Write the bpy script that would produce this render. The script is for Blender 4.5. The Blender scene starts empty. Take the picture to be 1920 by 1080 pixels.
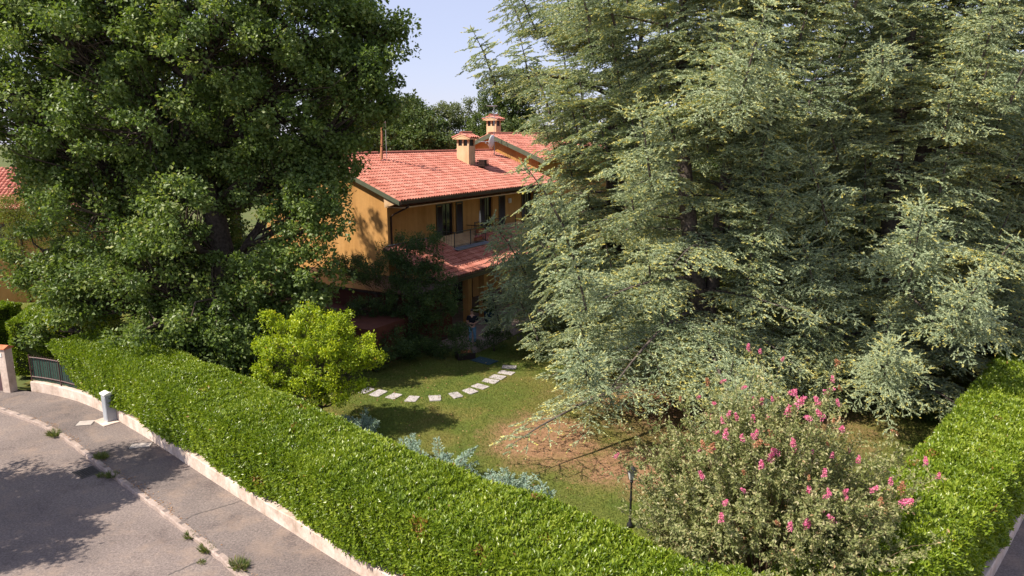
import bpy, bmesh, math, random
import numpy as np
from mathutils import Vector, Matrix

S = bpy.context.scene
rng = np.random.default_rng(11)
random.seed(11)
R = math.radians

# ------------------------------------------------------------------ camera, sky, sun, exposure
F = 1330.0
PITCH = math.atan(280 / F)
CAMH = 10.0
cam_d = bpy.data.cameras.new("camera")
cam = bpy.data.objects.new("camera", cam_d)
S.collection.objects.link(cam)
cam.location = (0, 0, CAMH)
cam.rotation_euler = (math.pi / 2 - PITCH, 0, 0)
cam_d.sensor_width = 36.0
cam_d.lens = 36.0 * F / 1920
cam_d.clip_end = 3000
cam_d.clip_start = 0.1
S.camera = cam

SUN_EL = R(50)
SUN_TO = Vector((-0.91, -0.41)).normalized()
sd = Vector((SUN_TO.x * math.cos(SUN_EL), SUN_TO.y * math.cos(SUN_EL), math.sin(SUN_EL)))
W = bpy.data.worlds.new("World")
S.world = W
W.use_nodes = True
wn = W.node_tree.nodes
wl = W.node_tree.links
bg = wn["Background"]
sky = wn.new("ShaderNodeTexSky")
sky.sky_type = 'NISHITA'
sky.sun_disc = False
sky.sun_elevation = SUN_EL
sky.sun_rotation = math.atan2(SUN_TO.x, SUN_TO.y)
sky.air_density = 1.0
sky.dust_density = 0.5
sky.ozone_density = 3.0
tint = wn.new('ShaderNodeMix'); tint.data_type = 'RGBA'; tint.blend_type = 'MULTIPLY'
tint.inputs[0].default_value = 1.0; tint.inputs[7].default_value = (1.0, .87, .98, 1)
wl.new(sky.outputs[0], tint.inputs[6])
veil = wn.new('ShaderNodeMix'); veil.data_type = 'RGBA'      # even late-summer haze over the whole sky
veil.inputs[0].default_value = 0.75; veil.inputs[7].default_value = (2.35, 2.5, 3.2, 1)
wl.new(tint.outputs[2], veil.inputs[6]); wl.new(veil.outputs[2], bg.inputs[0])
bg.inputs[1].default_value = 0.12
sun_d = bpy.data.lights.new("sun", 'SUN')
sun_d.energy = 3.9
sun_d.angle = R(0.5)
sun_d.color = (1.0, 0.91, 0.78)
sun = bpy.data.objects.new("sun", sun_d)
sun.rotation_euler = sd.to_track_quat('Z', 'Y').to_euler()
sun.location = (0, 0, 40)
S.collection.objects.link(sun)
S.view_settings.view_transform = 'Standard'
S.view_settings.look = 'None'
S.view_settings.exposure = 1.12
S.view_settings.gamma = 1.0
S.cycles.max_bounces = 10
S.cycles.diffuse_bounces = 8
S.cycles.transparent_max_bounces = 4
S.cycles.transmission_bounces = 4

# ------------------------------------------------------------------ measuring helpers
cp, sp = math.cos(PITCH), math.sin(PITCH)
def ray(x, y):
    a = (x - 960) / F
    b = -(y - 540) / F
    return np.array([a, cp + b * sp, -sp + b * cp])
def gz(x, y, z=0.0):
    r = ray(x, y)
    t = (z - CAMH) / r[2]
    return np.array([0, 0, CAMH]) + t * r
def gy(x, y, Y):
    r = ray(x, y)
    return np.array([0, 0, CAMH]) + Y / r[1] * r

# ------------------------------------------------------------------ object helpers
def tag(o, label=None, cat=None, group=None, kind=None):
    if label: o['label'] = label
    if cat: o['category'] = cat
    if group: o['group'] = group
    if kind: o['kind'] = kind
    return o
def empty(name, loc=(0, 0, 0), rz=0.0):
    o = bpy.data.objects.new(name, None)
    o.location = loc
    o.rotation_euler = (0, 0, rz)
    o.empty_display_size = 0.3
    S.collection.objects.link(o)
    return o
def thing(name, label, cat, loc=(0, 0, 0), rz=0.0, group=None):
    return tag(empty(name, loc, rz), label, cat, group)
def link_mesh(name, me, mat, parent=None, smooth=False):
    if mat is not None:
        for m in (mat if isinstance(mat, (list, tuple)) else [mat]):
            me.materials.append(m)
    if smooth:
        me.polygons.foreach_set('use_smooth', np.ones(len(me.polygons), bool))
    o = bpy.data.objects.new(name, me)
    S.collection.objects.link(o)
    if parent is not None:
        o.parent = parent
    return o
def np_mesh(name, verts, faces, mat, parent=None, t=None, smooth=False):
    """verts (N,3), faces (M,k) with one k; t one float per face."""
    me = bpy.data.meshes.new(name)
    n, (m, k) = len(verts), faces.shape
    me.vertices.add(n)
    me.vertices.foreach_set('co', np.ascontiguousarray(verts, dtype=np.float32).ravel())
    me.loops.add(m * k)
    me.loops.foreach_set('vertex_index', faces.astype(np.int32).ravel())
    me.polygons.add(m)
    me.polygons.foreach_set('loop_start', np.arange(0, m * k, k, dtype=np.int32))
    if t is not None:
        at = me.attributes.new('t', 'FLOAT', 'FACE')
        at.data.foreach_set('value', np.asarray(t, dtype=np.float32))
    me.update(calc_edges=True)
    me.polygons.foreach_set('use_smooth', np.full(m, bool(smooth)))
    return link_mesh(name, me, mat, parent, smooth)

class MB:
    def __init__(s):
        s.v = []; s.f = []
    def add(s, vs, fs):
        n = len(s.v)
        s.v += [tuple(map(float, p)) for p in vs]
        s.f += [tuple(i + n for i in f) for f in fs]
        return s
    def box(s, x0, x1, y0, y1, z0, z1):
        if x1 < x0: x0, x1 = x1, x0
        if y1 < y0: y0, y1 = y1, y0
        return s.add([(x0,y0,z0),(x1,y0,z0),(x1,y1,z0),(x0,y1,z0),(x0,y0,z1),(x1,y0,z1),(x1,y1,z1),(x0,y1,z1)],
              [(0,3,2,1),(4,5,6,7),(0,1,5,4),(1,2,6,5),(2,3,7,6),(3,0,4,7)])
    def prism(s, poly, z0, z1):
        n = len(poly)
        vs = [(p[0], p[1], z0) for p in poly] + [(p[0], p[1], z1) for p in poly]
        return s.add(vs, [tuple(range(n - 1, -1, -1)), tuple(range(n, 2 * n))] + [(i, (i + 1) % n, n + (i + 1) % n, n + i) for i in range(n)])
    def extr(s, poly, d):
        """closed 3-D polygon extruded along vector d"""
        n = len(poly)
        vs = [tuple(p) for p in poly] + [tuple(np.array(p) + d) for p in poly]
        return s.add(vs, [tuple(range(n - 1, -1, -1)), tuple(range(n, 2 * n))] + [(i, (i + 1) % n, n + (i + 1) % n, n + i) for i in range(n)])
    def tube(s, pts, radii, n=5, cap=True):
        pts = np.asarray(pts, float)
        if np.isscalar(radii): radii = [radii] * len(pts)
        tg = np.gradient(pts, axis=0)
        tg /= np.linalg.norm(tg, axis=1)[:, None] + 1e-9
        ref = np.array([0, 0, 1.0]) if abs(tg[:, 2]).mean() < .8 else np.array([1.0, 0, 0])
        a = np.cross(tg, ref); a /= np.linalg.norm(a, axis=1)[:, None] + 1e-9
        b = np.cross(tg, a)
        an = np.arange(n) * 2 * math.pi / n
        r = np.asarray(radii)[:, None, None]
        ring = pts[:, None, :] + r * (np.cos(an)[None, :, None] * a[:, None, :] + np.sin(an)[None, :, None] * b[:, None, :])
        k = len(pts)
        base = len(s.v)
        s.v += [tuple(p) for p in ring.reshape(-1, 3)]
        for i in range(k - 1):
            for j in range(n):
                j2 = (j + 1) % n
                s.f.append((base + i*n + j, base + i*n + j2, base + (i+1)*n + j2, base + (i+1)*n + j))
        if cap:
            s.f.append(tuple(base + j for j in range(n - 1, -1, -1)))
            s.f.append(tuple(base + (k-1)*n + j for j in range(n)))
        return s
    def lathe(s, prof, c=(0, 0, 0), n=16):
        base = len(s.v)
        for r, z in prof:
            for j in range(n):
                a = 2 * math.pi * j / n
                s.v.append((c[0] + r * math.cos(a), c[1] + r * math.sin(a), c[2] + z))
        for i in range(len(prof) - 1):
            for j in range(n):
                j2 = (j + 1) % n
                s.f.append((base+i*n+j, base+i*n+j2, base+(i+1)*n+j2, base+(i+1)*n+j))
        s.f.append(tuple(base + j for j in range(n - 1, -1, -1)))
        s.f.append(tuple(base + (len(prof)-1)*n + j for j in range(n)))
        return s
    def build(s, name, mat, parent=None, smooth=False, bevel=0.0):
        me = bpy.data.meshes.new(name)
        me.from_pydata(s.v, [], s.f)
        me.update()
        o = link_mesh(name, me, mat, parent, smooth)
        if bevel:
            m = o.modifiers.new('bevel', 'BEVEL'); m.width = bevel; m.segments = 2; m.limit_method = 'ANGLE'
        return o

# ------------------------------------------------------------------ materials
def newmat(name):
    m = bpy.data.materials.new(name)
    m.use_nodes = True
    nt = m.node_tree
    for n in list(nt.nodes): nt.nodes.remove(n)
    out = nt.nodes.new('ShaderNodeOutputMaterial')
    return m, nt, out
def N(nt, kind, **kw):
    n = nt.nodes.new('ShaderNode' + kind)
    for k, v in kw.items():
        if k in n.inputs.keys(): n.inputs[k].default_value = v
        else: setattr(n, k, v)
    return n
def ramp(nt, src, stops):
    r = nt.nodes.new('ShaderNodeValToRGB')
    el = r.color_ramp.elements
    while len(el) < len(stops): el.new(0.5)
    for e, (p, c) in zip(el, stops):
        e.position = p; e.color = (*c, 1)
    nt.links.new(src, r.inputs[0])
    return r.outputs[0]
def noise(nt, scale, detail=4, rough=.55, vec=None, out='Fac'):
    n = N(nt, 'TexNoise', Scale=scale, Detail=detail, Roughness=rough)
    if vec is None:
        g = nt.nodes.new('ShaderNodeNewGeometry')
        vec = g.outputs['Position']
    nt.links.new(vec, n.inputs['Vector'])
    return n.outputs[out]
def mixc(nt, fac, a, b, mode='MIX'):
    m = nt.nodes.new('ShaderNodeMix'); m.data_type = 'RGBA'; m.blend_type = mode
    for sock, v in ((m.inputs[0], fac), (m.inputs[6], a), (m.inputs[7], b)):
        if isinstance(v, bpy.types.NodeSocket): nt.links.new(v, sock)
        elif isinstance(v, (int, float)): sock.default_value = v
        else: sock.default_value = (*v, 1)
    return m.outputs[2]
def bump(nt, h, strength=.3, dist=.02):
    b = N(nt, 'Bump', Strength=strength, Distance=dist)
    nt.links.new(h, b.inputs['Height'])
    return b.outputs[0]
def surf(name, stops, scale=3.0, rough=.8, spec=.3, bscale=None, bstr=.3, bdist=.01, metal=0.0, fine=None):
    """rough solid surface whose colour wanders between the stops; fine=(scale, amount) adds grain"""
    m, nt, out = newmat(name)
    p = N(nt, 'BsdfPrincipled', Roughness=rough, Metallic=metal)
    p.inputs['Specular IOR Level'].default_value = spec
    c = ramp(nt, noise(nt, scale), stops)
    if fine:
        g = ramp(nt, noise(nt, fine[0], 2, .7), [(.25, (1 - fine[1],) * 3), (.75, (1 + fine[1],) * 3)])
        c = mixc(nt, 1.0, c, g, 'MULTIPLY')
    nt.links.new(c, p.inputs['Base Color'])
    if bscale:
        nt.links.new(bump(nt, noise(nt, bscale), bstr, bdist), p.inputs['Normal'])
    nt.links.new(p.outputs[0], out.inputs[0])
    return m
def leafmat(name, stops, trans=.3, gloss=.35, rough=.45, patch=None):
    m, nt, out = newmat(name)
    at = nt.nodes.new('ShaderNodeAttribute'); at.attribute_name = 't'
    c = ramp(nt, at.outputs['Fac'], stops)
    if patch:
        pn = ramp(nt, noise(nt, patch[0], 2), [(.4, (0, 0, 0)), (.65, (1, 1, 1))])
        c = mixc(nt, pn, c, mixc(nt, 1.0, c, patch[1], 'MULTIPLY'))
    p = N(nt, 'BsdfPrincipled', Roughness=rough)
    p.inputs['Specular IOR Level'].default_value = gloss
    nt.links.new(c, p.inputs['Base Color'])
    tr = N(nt, 'BsdfTranslucent')
    nt.links.new(mixc(nt, 1.0, c, (1.25, 1.3, .55), 'MULTIPLY'), tr.inputs['Color'])
    mx = nt.nodes.new('ShaderNodeMixShader'); mx.inputs[0].default_value = trans
    nt.links.new(p.outputs[0], mx.inputs[1]); nt.links.new(tr.outputs[0], mx.inputs[2])
    nt.links.new(mx.outputs[0], out.inputs[0])
    return m

M = {}
M['bark'] = surf('bark', [(.3, (.035, .026, .02)), (.7, (.11, .085, .065))], 9, .9, .2, 25, .8, .02)
M['cedar_bark'] = surf('cedar_bark', [(.3, (.05, .04, .034)), (.7, (.15, .12, .10))], 9, .9, .2, 25, .8, .02)
M['twig'] = surf('twig', [(.3, (.10, .07, .045)), (.7, (.2, .14, .09))], 9, .9, .2)
M['oak'] = leafmat('oak_leaf', [(0, (.06, .105, .025)), (.5, (.14, .205, .05)), (.85, (.25, .31, .09)), (1, (.42, .40, .13))], .38, .4)
M['cedar'] = leafmat('cedar_needle', [(0, (.08, .12, .06)), (.28, (.19, .245, .14)), (.55, (.37, .43, .27)), (.72, (.45, .48, .25)), (.88, (.52, .49, .16)), (1, (.58, .49, .12))], .20, .25, .55)
M['hedge'] = leafmat('hedge_leaf', [(0, (.09, .15, .010)), (.5, (.20, .28, .018)), (.85, (.34, .41, .04)), (.985, (.46, .49, .10)), (1, (.38, .20, .06))], .36, .5, .36, patch=(.9, (.80, .86, .9)))
M['hedge_b'] = leafmat('hedge_leaf_b', [(0, (.07, .13, .015)), (.5, (.12, .20, .025)), (.9, (.19, .27, .035)), (1, (.22, .27, .05))], .3, .45, .4)
M['lemon'] = leafmat('lemon_leaf', [(0, (.12, .19, .01)), (.4, (.28, .37, .012)), (.8, (.47, .53, .015)), (.97, (.60, .60, .03)), (1, (.58, .38, .04))], .35, .45)
M['myrtle'] = leafmat('myrtle_leaf', [(0, (.10, .13, .04)), (.45, (.23, .255, .095)), (.82, (.40, .39, .19)), (.96, (.52, .46, .28)), (1, (.48, .29, .15))], .34, .35)
M['juniper'] = leafmat('juniper_needle', [(0, (.15, .24, .19)), (.5, (.27, .37, .30)), (1, (.40, .49, .38))], .15, .2, .6)
M['dark'] = leafmat('dark_leaf', [(0, (.03, .06, .018)), (.6, (.065, .11, .032)), (1, (.15, .20, .05))], .3, .3)
M['yellow_green'] = leafmat('yellow_green_leaf', [(0, (.09, .12, .02)), (.5, (.17, .20, .04)), (1, (.30, .29, .06))], .35, .3)
M['wood_far'] = leafmat('wood_leaf', [(0, (.045, .08, .02)), (.5, (.09, .13, .035)), (1, (.19, .22, .07))], .3, .3)
M['pale_far'] = leafmat('pale_leaf', [(0, (.10, .13, .06)), (.5, (.16, .19, .09)), (1, (.24, .25, .13))], .35, .25)
M['pink'] = leafmat('pink_petal', [(0, (.60, .10, .27)), (.6, (.76, .21, .40)), (1, (.82, .40, .47))], .3, .2)
M['seed'] = leafmat('seed_head', [(0, (.30, .15, .07)), (1, (.55, .25, .15))], .2, .2)
M['core'] = surf('hedge_dark_core', [(.3, (.02, .03, .01)), (.7, (.05, .06, .02))], 9, .95, .05)  # dark colour paints the shade seen through gaps in the hedge leaves
M['plaster'] = surf('ochre_plaster', [(.3, (.45, .235, .075)), (.7, (.51, .28, .10))], .9, .9, .2, 60, .15, .004, fine=(5, .06))
def streaky(m):
    nt = m.node_tree; p = [n for n in nt.nodes if n.type == 'BSDF_PRINCIPLED'][0]
    src = p.inputs['Base Color'].links[0].from_socket
    g = nt.nodes.new('ShaderNodeNewGeometry'); mp = nt.nodes.new('ShaderNodeMapping'); mp.inputs['Scale'].default_value = (2.2, 2.2, .22)
    nt.links.new(g.outputs['Position'], mp.inputs[0])
    k = ramp(nt, noise(nt, 1.0, 6, .65, mp.outputs[0]), [(.35, (.80, .77, .74)), (.55, (1, 1, 1)), (.75, (1.06, 1.06, 1.05))])
    nt.links.new(mixc(nt, 1.0, src, k, 'MULTIPLY'), p.inputs['Base Color'])
streaky(M['plaster'])
M['cream'] = surf('cream_plaster', [(.3, (.60, .40, .23)), (.7, (.70, .48, .29))], 1.5, .9, .2, 60, .15, .004)
M['fascia'] = surf('green_fascia', [(.3, (.075, .085, .055)), (.7, (.10, .11, .07))], 3, .5, .4)
M['gutter'] = surf('dark_copper', [(.3, (.035, .022, .018)), (.7, (.06, .035, .028))], 4, .45, .5, metal=.3)
M['shutter'] = surf('dark_shutter', [(.3, (.018, .010, .010)), (.7, (.03, .018, .018))], 8, .45, .5)
M['glass'] = surf('dark_glass', [(.3, (.008, .010, .012)), (.7, (.014, .016, .02))], 2, .06, .6)
M['rail'] = surf('dark_metal', [(.3, (.025, .028, .04)), (.7, (.05, .055, .075))], 8, .35, .5, metal=.5)
M['lead'] = surf('grey_flashing', [(.3, (.16, .18, .23)), (.7, (.24, .27, .33))], 3, .45, .5, metal=.2)
M['white'] = surf('white_paint', [(.3, (.68, .67, .64)), (.7, (.78, .77, .74))], 5, .5, .4)
M['galv'] = surf('galvanised', [(.3, (.35, .35, .36)), (.7, (.55, .55, .56))], 9, .4, .5, metal=.7)
M['rust'] = surf('rusty_pole', [(.3, (.28, .10, .05)), (.7, (.45, .20, .10))], 6, .8, .3)
M['terra'] = surf('terracotta', [(.3, (.42, .13, .06)), (.7, (.58, .22, .12))], 6, .85, .2)
M['brick_red'] = surf('red_brown_wall', [(.3, (.09, .03, .02)), (.7, (.13, .045, .03))], 2, .85, .2)
M['low_wall'] = surf('rendered_low_wall', [(.25, (.34, .26, .20)), (.45, (.56, .45, .38)), (.75, (.68, .58, .51))], 1.7, .9, .2, 40, .3, .006, fine=(9, .16))
streaky(M['low_wall']); streaky(M['cream'])
M['stone'] = surf('stepping_stone', [(.3, (.32, .29, .29)), (.7, (.46, .42, .41))], 4, .85, .25, 50, .3, .004)
M['terrace'] = surf('terrace_paving', [(.3, (.17, .13, .11)), (.7, (.27, .20, .17))], 3, .85, .25, 20, .2, .006)
M['mat'] = surf('blue_doormat', [(.3, (.03, .06, .08)), (.7, (.045, .085, .105))], 20, .95, .1)
M['grate'] = surf('iron_grate', [(.3, (.09, .08, .078)), (.7, (.15, .13, .125))], 12, .6, .4, metal=.4)
M['cover'] = surf('grey_cover', [(.3, (.36, .31, .28)), (.7, (.46, .41, .37))], 6, .8, .3, fine=(60, .1))
M['box_grey'] = surf('grey_resin', [(.3, (.27, .29, .32)), (.7, (.36, .38, .41))], 3, .55, .4)
M['screen'] = surf('green_screen', [(.3, (.018, .05, .038)), (.7, (.03, .07, .052))], 9, .7, .3)
M['iron'] = surf('brown_iron', [(.3, (.07, .035, .035)), (.7, (.13, .065, .06))], 12, .55, .4)
M['black'] = surf('black_iron', [(.3, (.012, .012, .014)), (.7, (.025, .025, .028))], 12, .4, .5)
M['gate'] = surf('purple_brown_gate', [(.3, (.09, .05, .055)), (.7, (.13, .075, .08))], 4, .6, .4)
M['skin'] = surf('skin', [(.3, (.50, .28, .20)), (.7, (.60, .36, .27))], 8, .6, .3)
M['shirt'] = surf('black_shirt', [(.3, (.012, .013, .018)), (.7, (.025, .026, .034))], 12, .9, .1)
M['jeans'] = surf('blue_jeans', [(.3, (.13, .27, .42)), (.7, (.22, .40, .56))], 12, .9, .1)
M['hair'] = surf('dark_hair', [(.3, (.02, .014, .01)), (.7, (.045, .03, .02))], 30, .7, .3)
M['shoe'] = surf('brown_shoe', [(.3, (.10, .06, .04)), (.7, (.16, .10, .07))], 12, .7, .3)
M['lamp_glass'] = surf('lamp_glass', [(.3, (.45, .45, .42)), (.7, (.55, .55, .52))], 8, .2, .5)

def tilemat(name, stops, stain=(.75, .62, .58)):
    m, nt, out = newmat(name)
    at = nt.nodes.new('ShaderNodeAttribute'); at.attribute_name = 't'
    c = ramp(nt, at.outputs['Fac'], stops)
    pn = ramp(nt, noise(nt, 1.1, 5), [(.48, (0, 0, 0)), (.72, (1, 1, 1))])
    c = mixc(nt, pn, c, mixc(nt, 1.0, c, stain, 'MULTIPLY'))
    p = N(nt, 'BsdfPrincipled', Roughness=.85)
    p.inputs['Specular IOR Level'].default_value = .2
    nt.links.new(c, p.inputs['Base Color'])
    nt.links.new(bump(nt, noise(nt, 60), .2, .004), p.inputs['Normal'])
    nt.links.new(p.outputs[0], out.inputs[0])
    return m
M['tile'] = tilemat('clay_tile', [(0, (.29, .10, .07)), (.25, (.40, .145, .105)), (.6, (.50, .20, .15)), (.93, (.55, .25, .19)), (1, (.60, .38, .29))])

def asphalt(name, stops, crack=True, warm=(.30, .22, .17)):
    m, nt, out = newmat(name)
    p = N(nt, 'BsdfPrincipled', Roughness=.9)
    p.inputs['Specular IOR Level'].default_value = .25
    c = ramp(nt, noise(nt, .35, 6, .6), stops)
    g = ramp(nt, noise(nt, 17, 5, .9), [(.36, (.55, .55, .57)), (.5, (1, 1, 1)), (.64, (1.65, 1.6, 1.55))])
    c = mixc(nt, 1.0, c, g, 'MULTIPLY')
    sp_ = ramp(nt, noise(nt, 14, 2, .5), [(.70, (0, 0, 0)), (.78, (1, 1, 1))])
    c = mixc(nt, sp_, c, mixc(nt, 1.0, c, (.72, .70, .70), 'MULTIPLY'))
    st = ramp(nt, noise(nt, 1.1, 6, .7), [(.50, (0, 0, 0)), (.72, (.6, .6, .6))])
    dk = ramp(nt, noise(nt, .75, 7, .75), [(.55, (1, 1, 1)), (.62, (.80, .79, .80)), (.75, (.74, .73, .75))])
    c = mixc(nt, 1.0, c, dk, 'MULTIPLY')
    c = mixc(nt, st, c, warm)
    nt.links.new(c, p.inputs['Base Color'])
    nt.links.new(bump(nt, noise(nt, 55, 3, .7), .5, .01), p.inputs['Normal'])
    nt.links.new(p.outputs[0], out.inputs[0])
    return m
M['road'] = asphalt('road_asphalt', [(.3, (.150, .123, .113)), (.5, (.188, .153, .140)), (.7, (.23, .188, .168))])
M['pave'] = asphalt('pavement_asphalt', [(.3, (.128, .105, .098)), (.5, (.162, .134, .124)), (.7, (.20, .165, .15))])
M['kerb'] = surf('kerb_stone', [(.3, (.26, .20, .17)), (.7, (.40, .32, .28))], 3, .9, .25, 35, .6, .015, fine=(14, .2))

def lawnmat():
    m, nt, out = newmat('lawn_turf')
    g = nt.nodes.new('ShaderNodeNewGeometry')
    p = N(nt, 'BsdfPrincipled', Roughness=.95)
    p.inputs['Specular IOR Level'].default_value = .1
    c = ramp(nt, noise(nt, .55, 5, .6), [(.3, (.075, .115, .022)), (.5, (.115, .135, .030)), (.7, (.17, .145, .045))])
    f = ramp(nt, noise(nt, 16, 5, .7), [(.3, (.6, .6, .6)), (.7, (1.4, 1.38, 1.3))])
    c = mixc(nt, 1.0, c, f, 'MULTIPLY')
    soil = ramp(nt, noise(nt, 7, 6, .7), [(.3, (.16, .09, .05)), (.55, (.28, .16, .09)), (.75, (.40, .25, .15))])
    # bare patches have places of their own in the garden
    sep = nt.nodes.new('ShaderNodeSeparateXYZ'); nt.links.new(g.outputs['Position'], sep.inputs[0])
    tot = None
    for cx, cy, rx, ry in ((1.1, 22.2, 1.9, 2.2), (4.4, 20.2, 2.6, 1.7), (8.0, 26, 5.5, 4.5), (19.5, 27.5, 2.6, 1.6)):
        def sub(o, c0, r0):
            a = N(nt, 'Math', operation='SUBTRACT'); nt.links.new(o, a.inputs[0]); a.inputs[1].default_value = c0
            b = N(nt, 'Math', operation='DIVIDE'); nt.links.new(a.outputs[0], b.inputs[0]); b.inputs[1].default_value = r0
            q = N(nt, 'Math', operation='MULTIPLY'); nt.links.new(b.outputs[0], q.inputs[0]); nt.links.new(b.outputs[0], q.inputs[1])
            return q.outputs[0]
        s_ = N(nt, 'Math', operation='ADD'); nt.links.new(sub(sep.outputs[0], cx, rx), s_.inputs[0]); nt.links.new(sub(sep.outputs[1], cy, ry), s_.inputs[1])
        if tot is None: tot = s_.outputs[0]
        else:
            mn = N(nt, 'Math', operation='MINIMUM'); nt.links.new(tot, mn.inputs[0]); nt.links.new(s_.outputs[0], mn.inputs[1]); tot = mn.outputs[0]
    nz = noise(nt, 1.1, 6, .7)
    w = N(nt, 'Math', operation='MULTIPLY_ADD'); nt.links.new(nz, w.inputs[0]); w.inputs[1].default_value = 3.6; nt.links.new(tot, w.inputs[2])
    mask = ramp(nt, w.outputs[0], [(0, (1, 1, 1)), (1, (0, 0, 0))])
    # remap around 1.9..2.5
    mr = N(nt, 'MapRange'); nt.links.new(w.outputs[0], mr.inputs[0]); mr.inputs[1].default_value = 2.1; mr.inputs[2].default_value = 3.5; mr.inputs[3].default_value = 1; mr.inputs[4].default_value = 0
    c = mixc(nt, mr.outputs[0], c, soil)
    nt.links.new(c, p.inputs['Base Color'])
    nt.links.new(bump(nt, noise(nt, 22, 5, .75), .7, .05), p.inputs['Normal'])
    nt.links.new(p.outputs[0], out.inputs[0])
    return m
M['lawn'] = lawnmat()
M['ground'] = surf('far_ground', [(.3, (.07, .10, .03)), (.7, (.13, .13, .05))], .3, .95, .1)
M['grass'] = leafmat('grass_blade', [(0, (.06, .11, .02)), (.5, (.11, .15, .03)), (1, (.20, .18, .06))], .3, .2)
M['weed'] = leafmat('weed_blade', [(0, (.07, .11, .03)), (.5, (.13, .17, .05)), (1, (.28, .25, .12))], .3, .2)
M['litter'] = leafmat('dry_leaf', [(0, (.22, .10, .05)), (.5, (.36, .18, .09)), (1, (.5, .32, .16))], .2, .2)

# ------------------------------------------------------------------ foliage generators
def unit(a):
    return a / (np.linalg.norm(a, axis=-1, keepdims=True) + 1e-9)
def kites(p, d, nrm, L, Wd, fold=.12):
    """leaf quads: base p, direction d, leaf normal nrm"""
    d = unit(d); w = unit(np.cross(d, nrm)); n = np.cross(w, d)
    L = L[:, None]; Wd = Wd[:, None]
    v = np.empty((len(p), 4, 3), np.float32)
    v[:, 0] = p
    v[:, 1] = p + d * L * .45 + w * Wd * .5 + n * L * fold
    v[:, 2] = p + d * L
    v[:, 3] = p + d * L * .45 - w * Wd * .5 + n * L * fold
    return v
def quads_obj(name, v, t, mat, parent=None):
    n = len(v)
    return np_mesh(name, v.reshape(-1, 3), np.arange(n * v.shape[1]).reshape(n, v.shape[1]), mat, parent, t)
def rnd_dir(n):
    return unit(rng.normal(size=(n, 3)))

def cluster_leaves(cc, cr, per, L, asp=.55, flat=.7, up=.5):
    """cc cluster centres, cr radii; leaves sit in the outer part of each cluster"""
    k = len(cc)
    n = k * per
    idx = np.repeat(np.arange(k), per)
    dr = rnd_dir(n)
    rad = cr[idx] * (rng.random(n) ** .45)
    off = dr * rad[:, None]; off[:, 2] *= flat
    lump = 1 + .3 * np.sin(off[:, :1] * 9 / cr[idx][:, None] + idx[:, None])
    p = cc[idx] + off * lump
    d = unit(dr * .8 + rnd_dir(n) * .9 + np.array([0, 0, -.15]))
    nr = unit(dr * .7 + np.array([0, 0, up]) + rnd_dir(n) * .55)
    Ls = L * (.65 + .7 * rng.random(n))
    ct = rng.random(k)[idx]
    t = np.clip(.55 * rng.random(n) + .35 * ct + .08 * rng.normal(size=n), 0, 1)
    t[rng.random(n) < .006] = 1.0
    return kites(p, d, nr, Ls, Ls * asp), t

def bez(p0, p1, sag, n=5, wob=.05):
    t = np.linspace(0, 1, n)[:, None]
    p = p0 * (1 - t) + p1 * t
    p = p + np.array([0, 0, 1]) * sag * (4 * t * (1 - t))
    L = np.linalg.norm(p1 - p0)
    w = rng.normal(size=(n, 3)) * wob * L
    w[0] = 0; w[-1] = 0
    return p + w

def broadleaf(name, label, cat, base, lobes, k, cl_r, per, leafL, mat, trunk_r=.35, fork=.3, asp=.55, bark='bark',
              group=None, fillers=0.0, twigs=True, up=.5, trunk_top=None):
    """trunk, limbs to every lobe, twigs to every clump, leaves round the clumps"""
    root = thing(name, label, cat, tuple(base), 0, group)
    base = np.asarray(base, float)
    cc = []; cr = []; par = []
    for li, (x, y, z, r) in enumerate(lobes):
        c = np.array([x, y, z], float) - base
        n = max(3, int(k * r * r))
        d = rnd_dir(n)
        rho = rng.random(n) ** .33 * 1.0
        pts = c + d * (r * rho)[:, None] * np.array([1, 1, .85])
        cc.append(pts); cr.append(cl_r * (.6 + .7 * rng.random(n))); par += [li] * n
    cc = np.concatenate(cc); cr = np.concatenate(cr); par = np.array(par)
    v, t = cluster_leaves(cc, cr, per, leafL, asp, up=up)
    ok = v[:, 0, 2] > -base[2] + .05
    quads_obj('crown', v[ok], t[ok], mat, root)
    wood = MB()
    top = np.array([0, 0, min(l[2] for l in lobes) * fork + max(l[2] for l in lobes) * (1 - fork)]) - np.array([0, 0, base[2]])
    if trunk_top is not None: top = np.asarray(trunk_top, float) - base
    tr = bez(np.array([0, 0, -.1]), top, 0, 7, .012)
    wood.tube(tr, np.linspace(trunk_r * 1.25, trunk_r * .45, 7), 9)
    for li, (x, y, z, r) in enumerate(lobes):
        c = np.array([x, y, z], float) - base
        h = np.clip(c[2] - .6 * np.linalg.norm(c[:2]), top[2] * .22, top[2] * .97)
        i = np.argmin(abs(tr[:, 2] - h)); s0 = tr[i]
        lr = max(.02, trunk_r * .42 * (1 - .45 * i / 6))
        limb = bez(s0, c, -.06 * np.linalg.norm(c - s0), 7, .03)
        wood.tube(limb, np.linspace(lr, lr * .3, 7), 6)
        if twigs:
            mine = cc[par == li]
            for q in mine[:160]:
                j = random.randint(2, 6)
                wood.tube(bez(limb[j], q, .0, 4, .05), np.linspace(lr * .28, .006, 4), 4, cap=False)
    wood.build('trunk', M[bark], root, smooth=True)
    return root

def copy_thing(root, loc, rz, sc, label):
    r = root.copy(); S.collection.objects.link(r)
    r.location = loc; r.rotation_euler = (0, 0, rz); r.scale = sc
    r['label'] = label
    for ch in list(root.children):
        c = ch.copy(); S.collection.objects.link(c); c.parent = r
    return r

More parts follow.
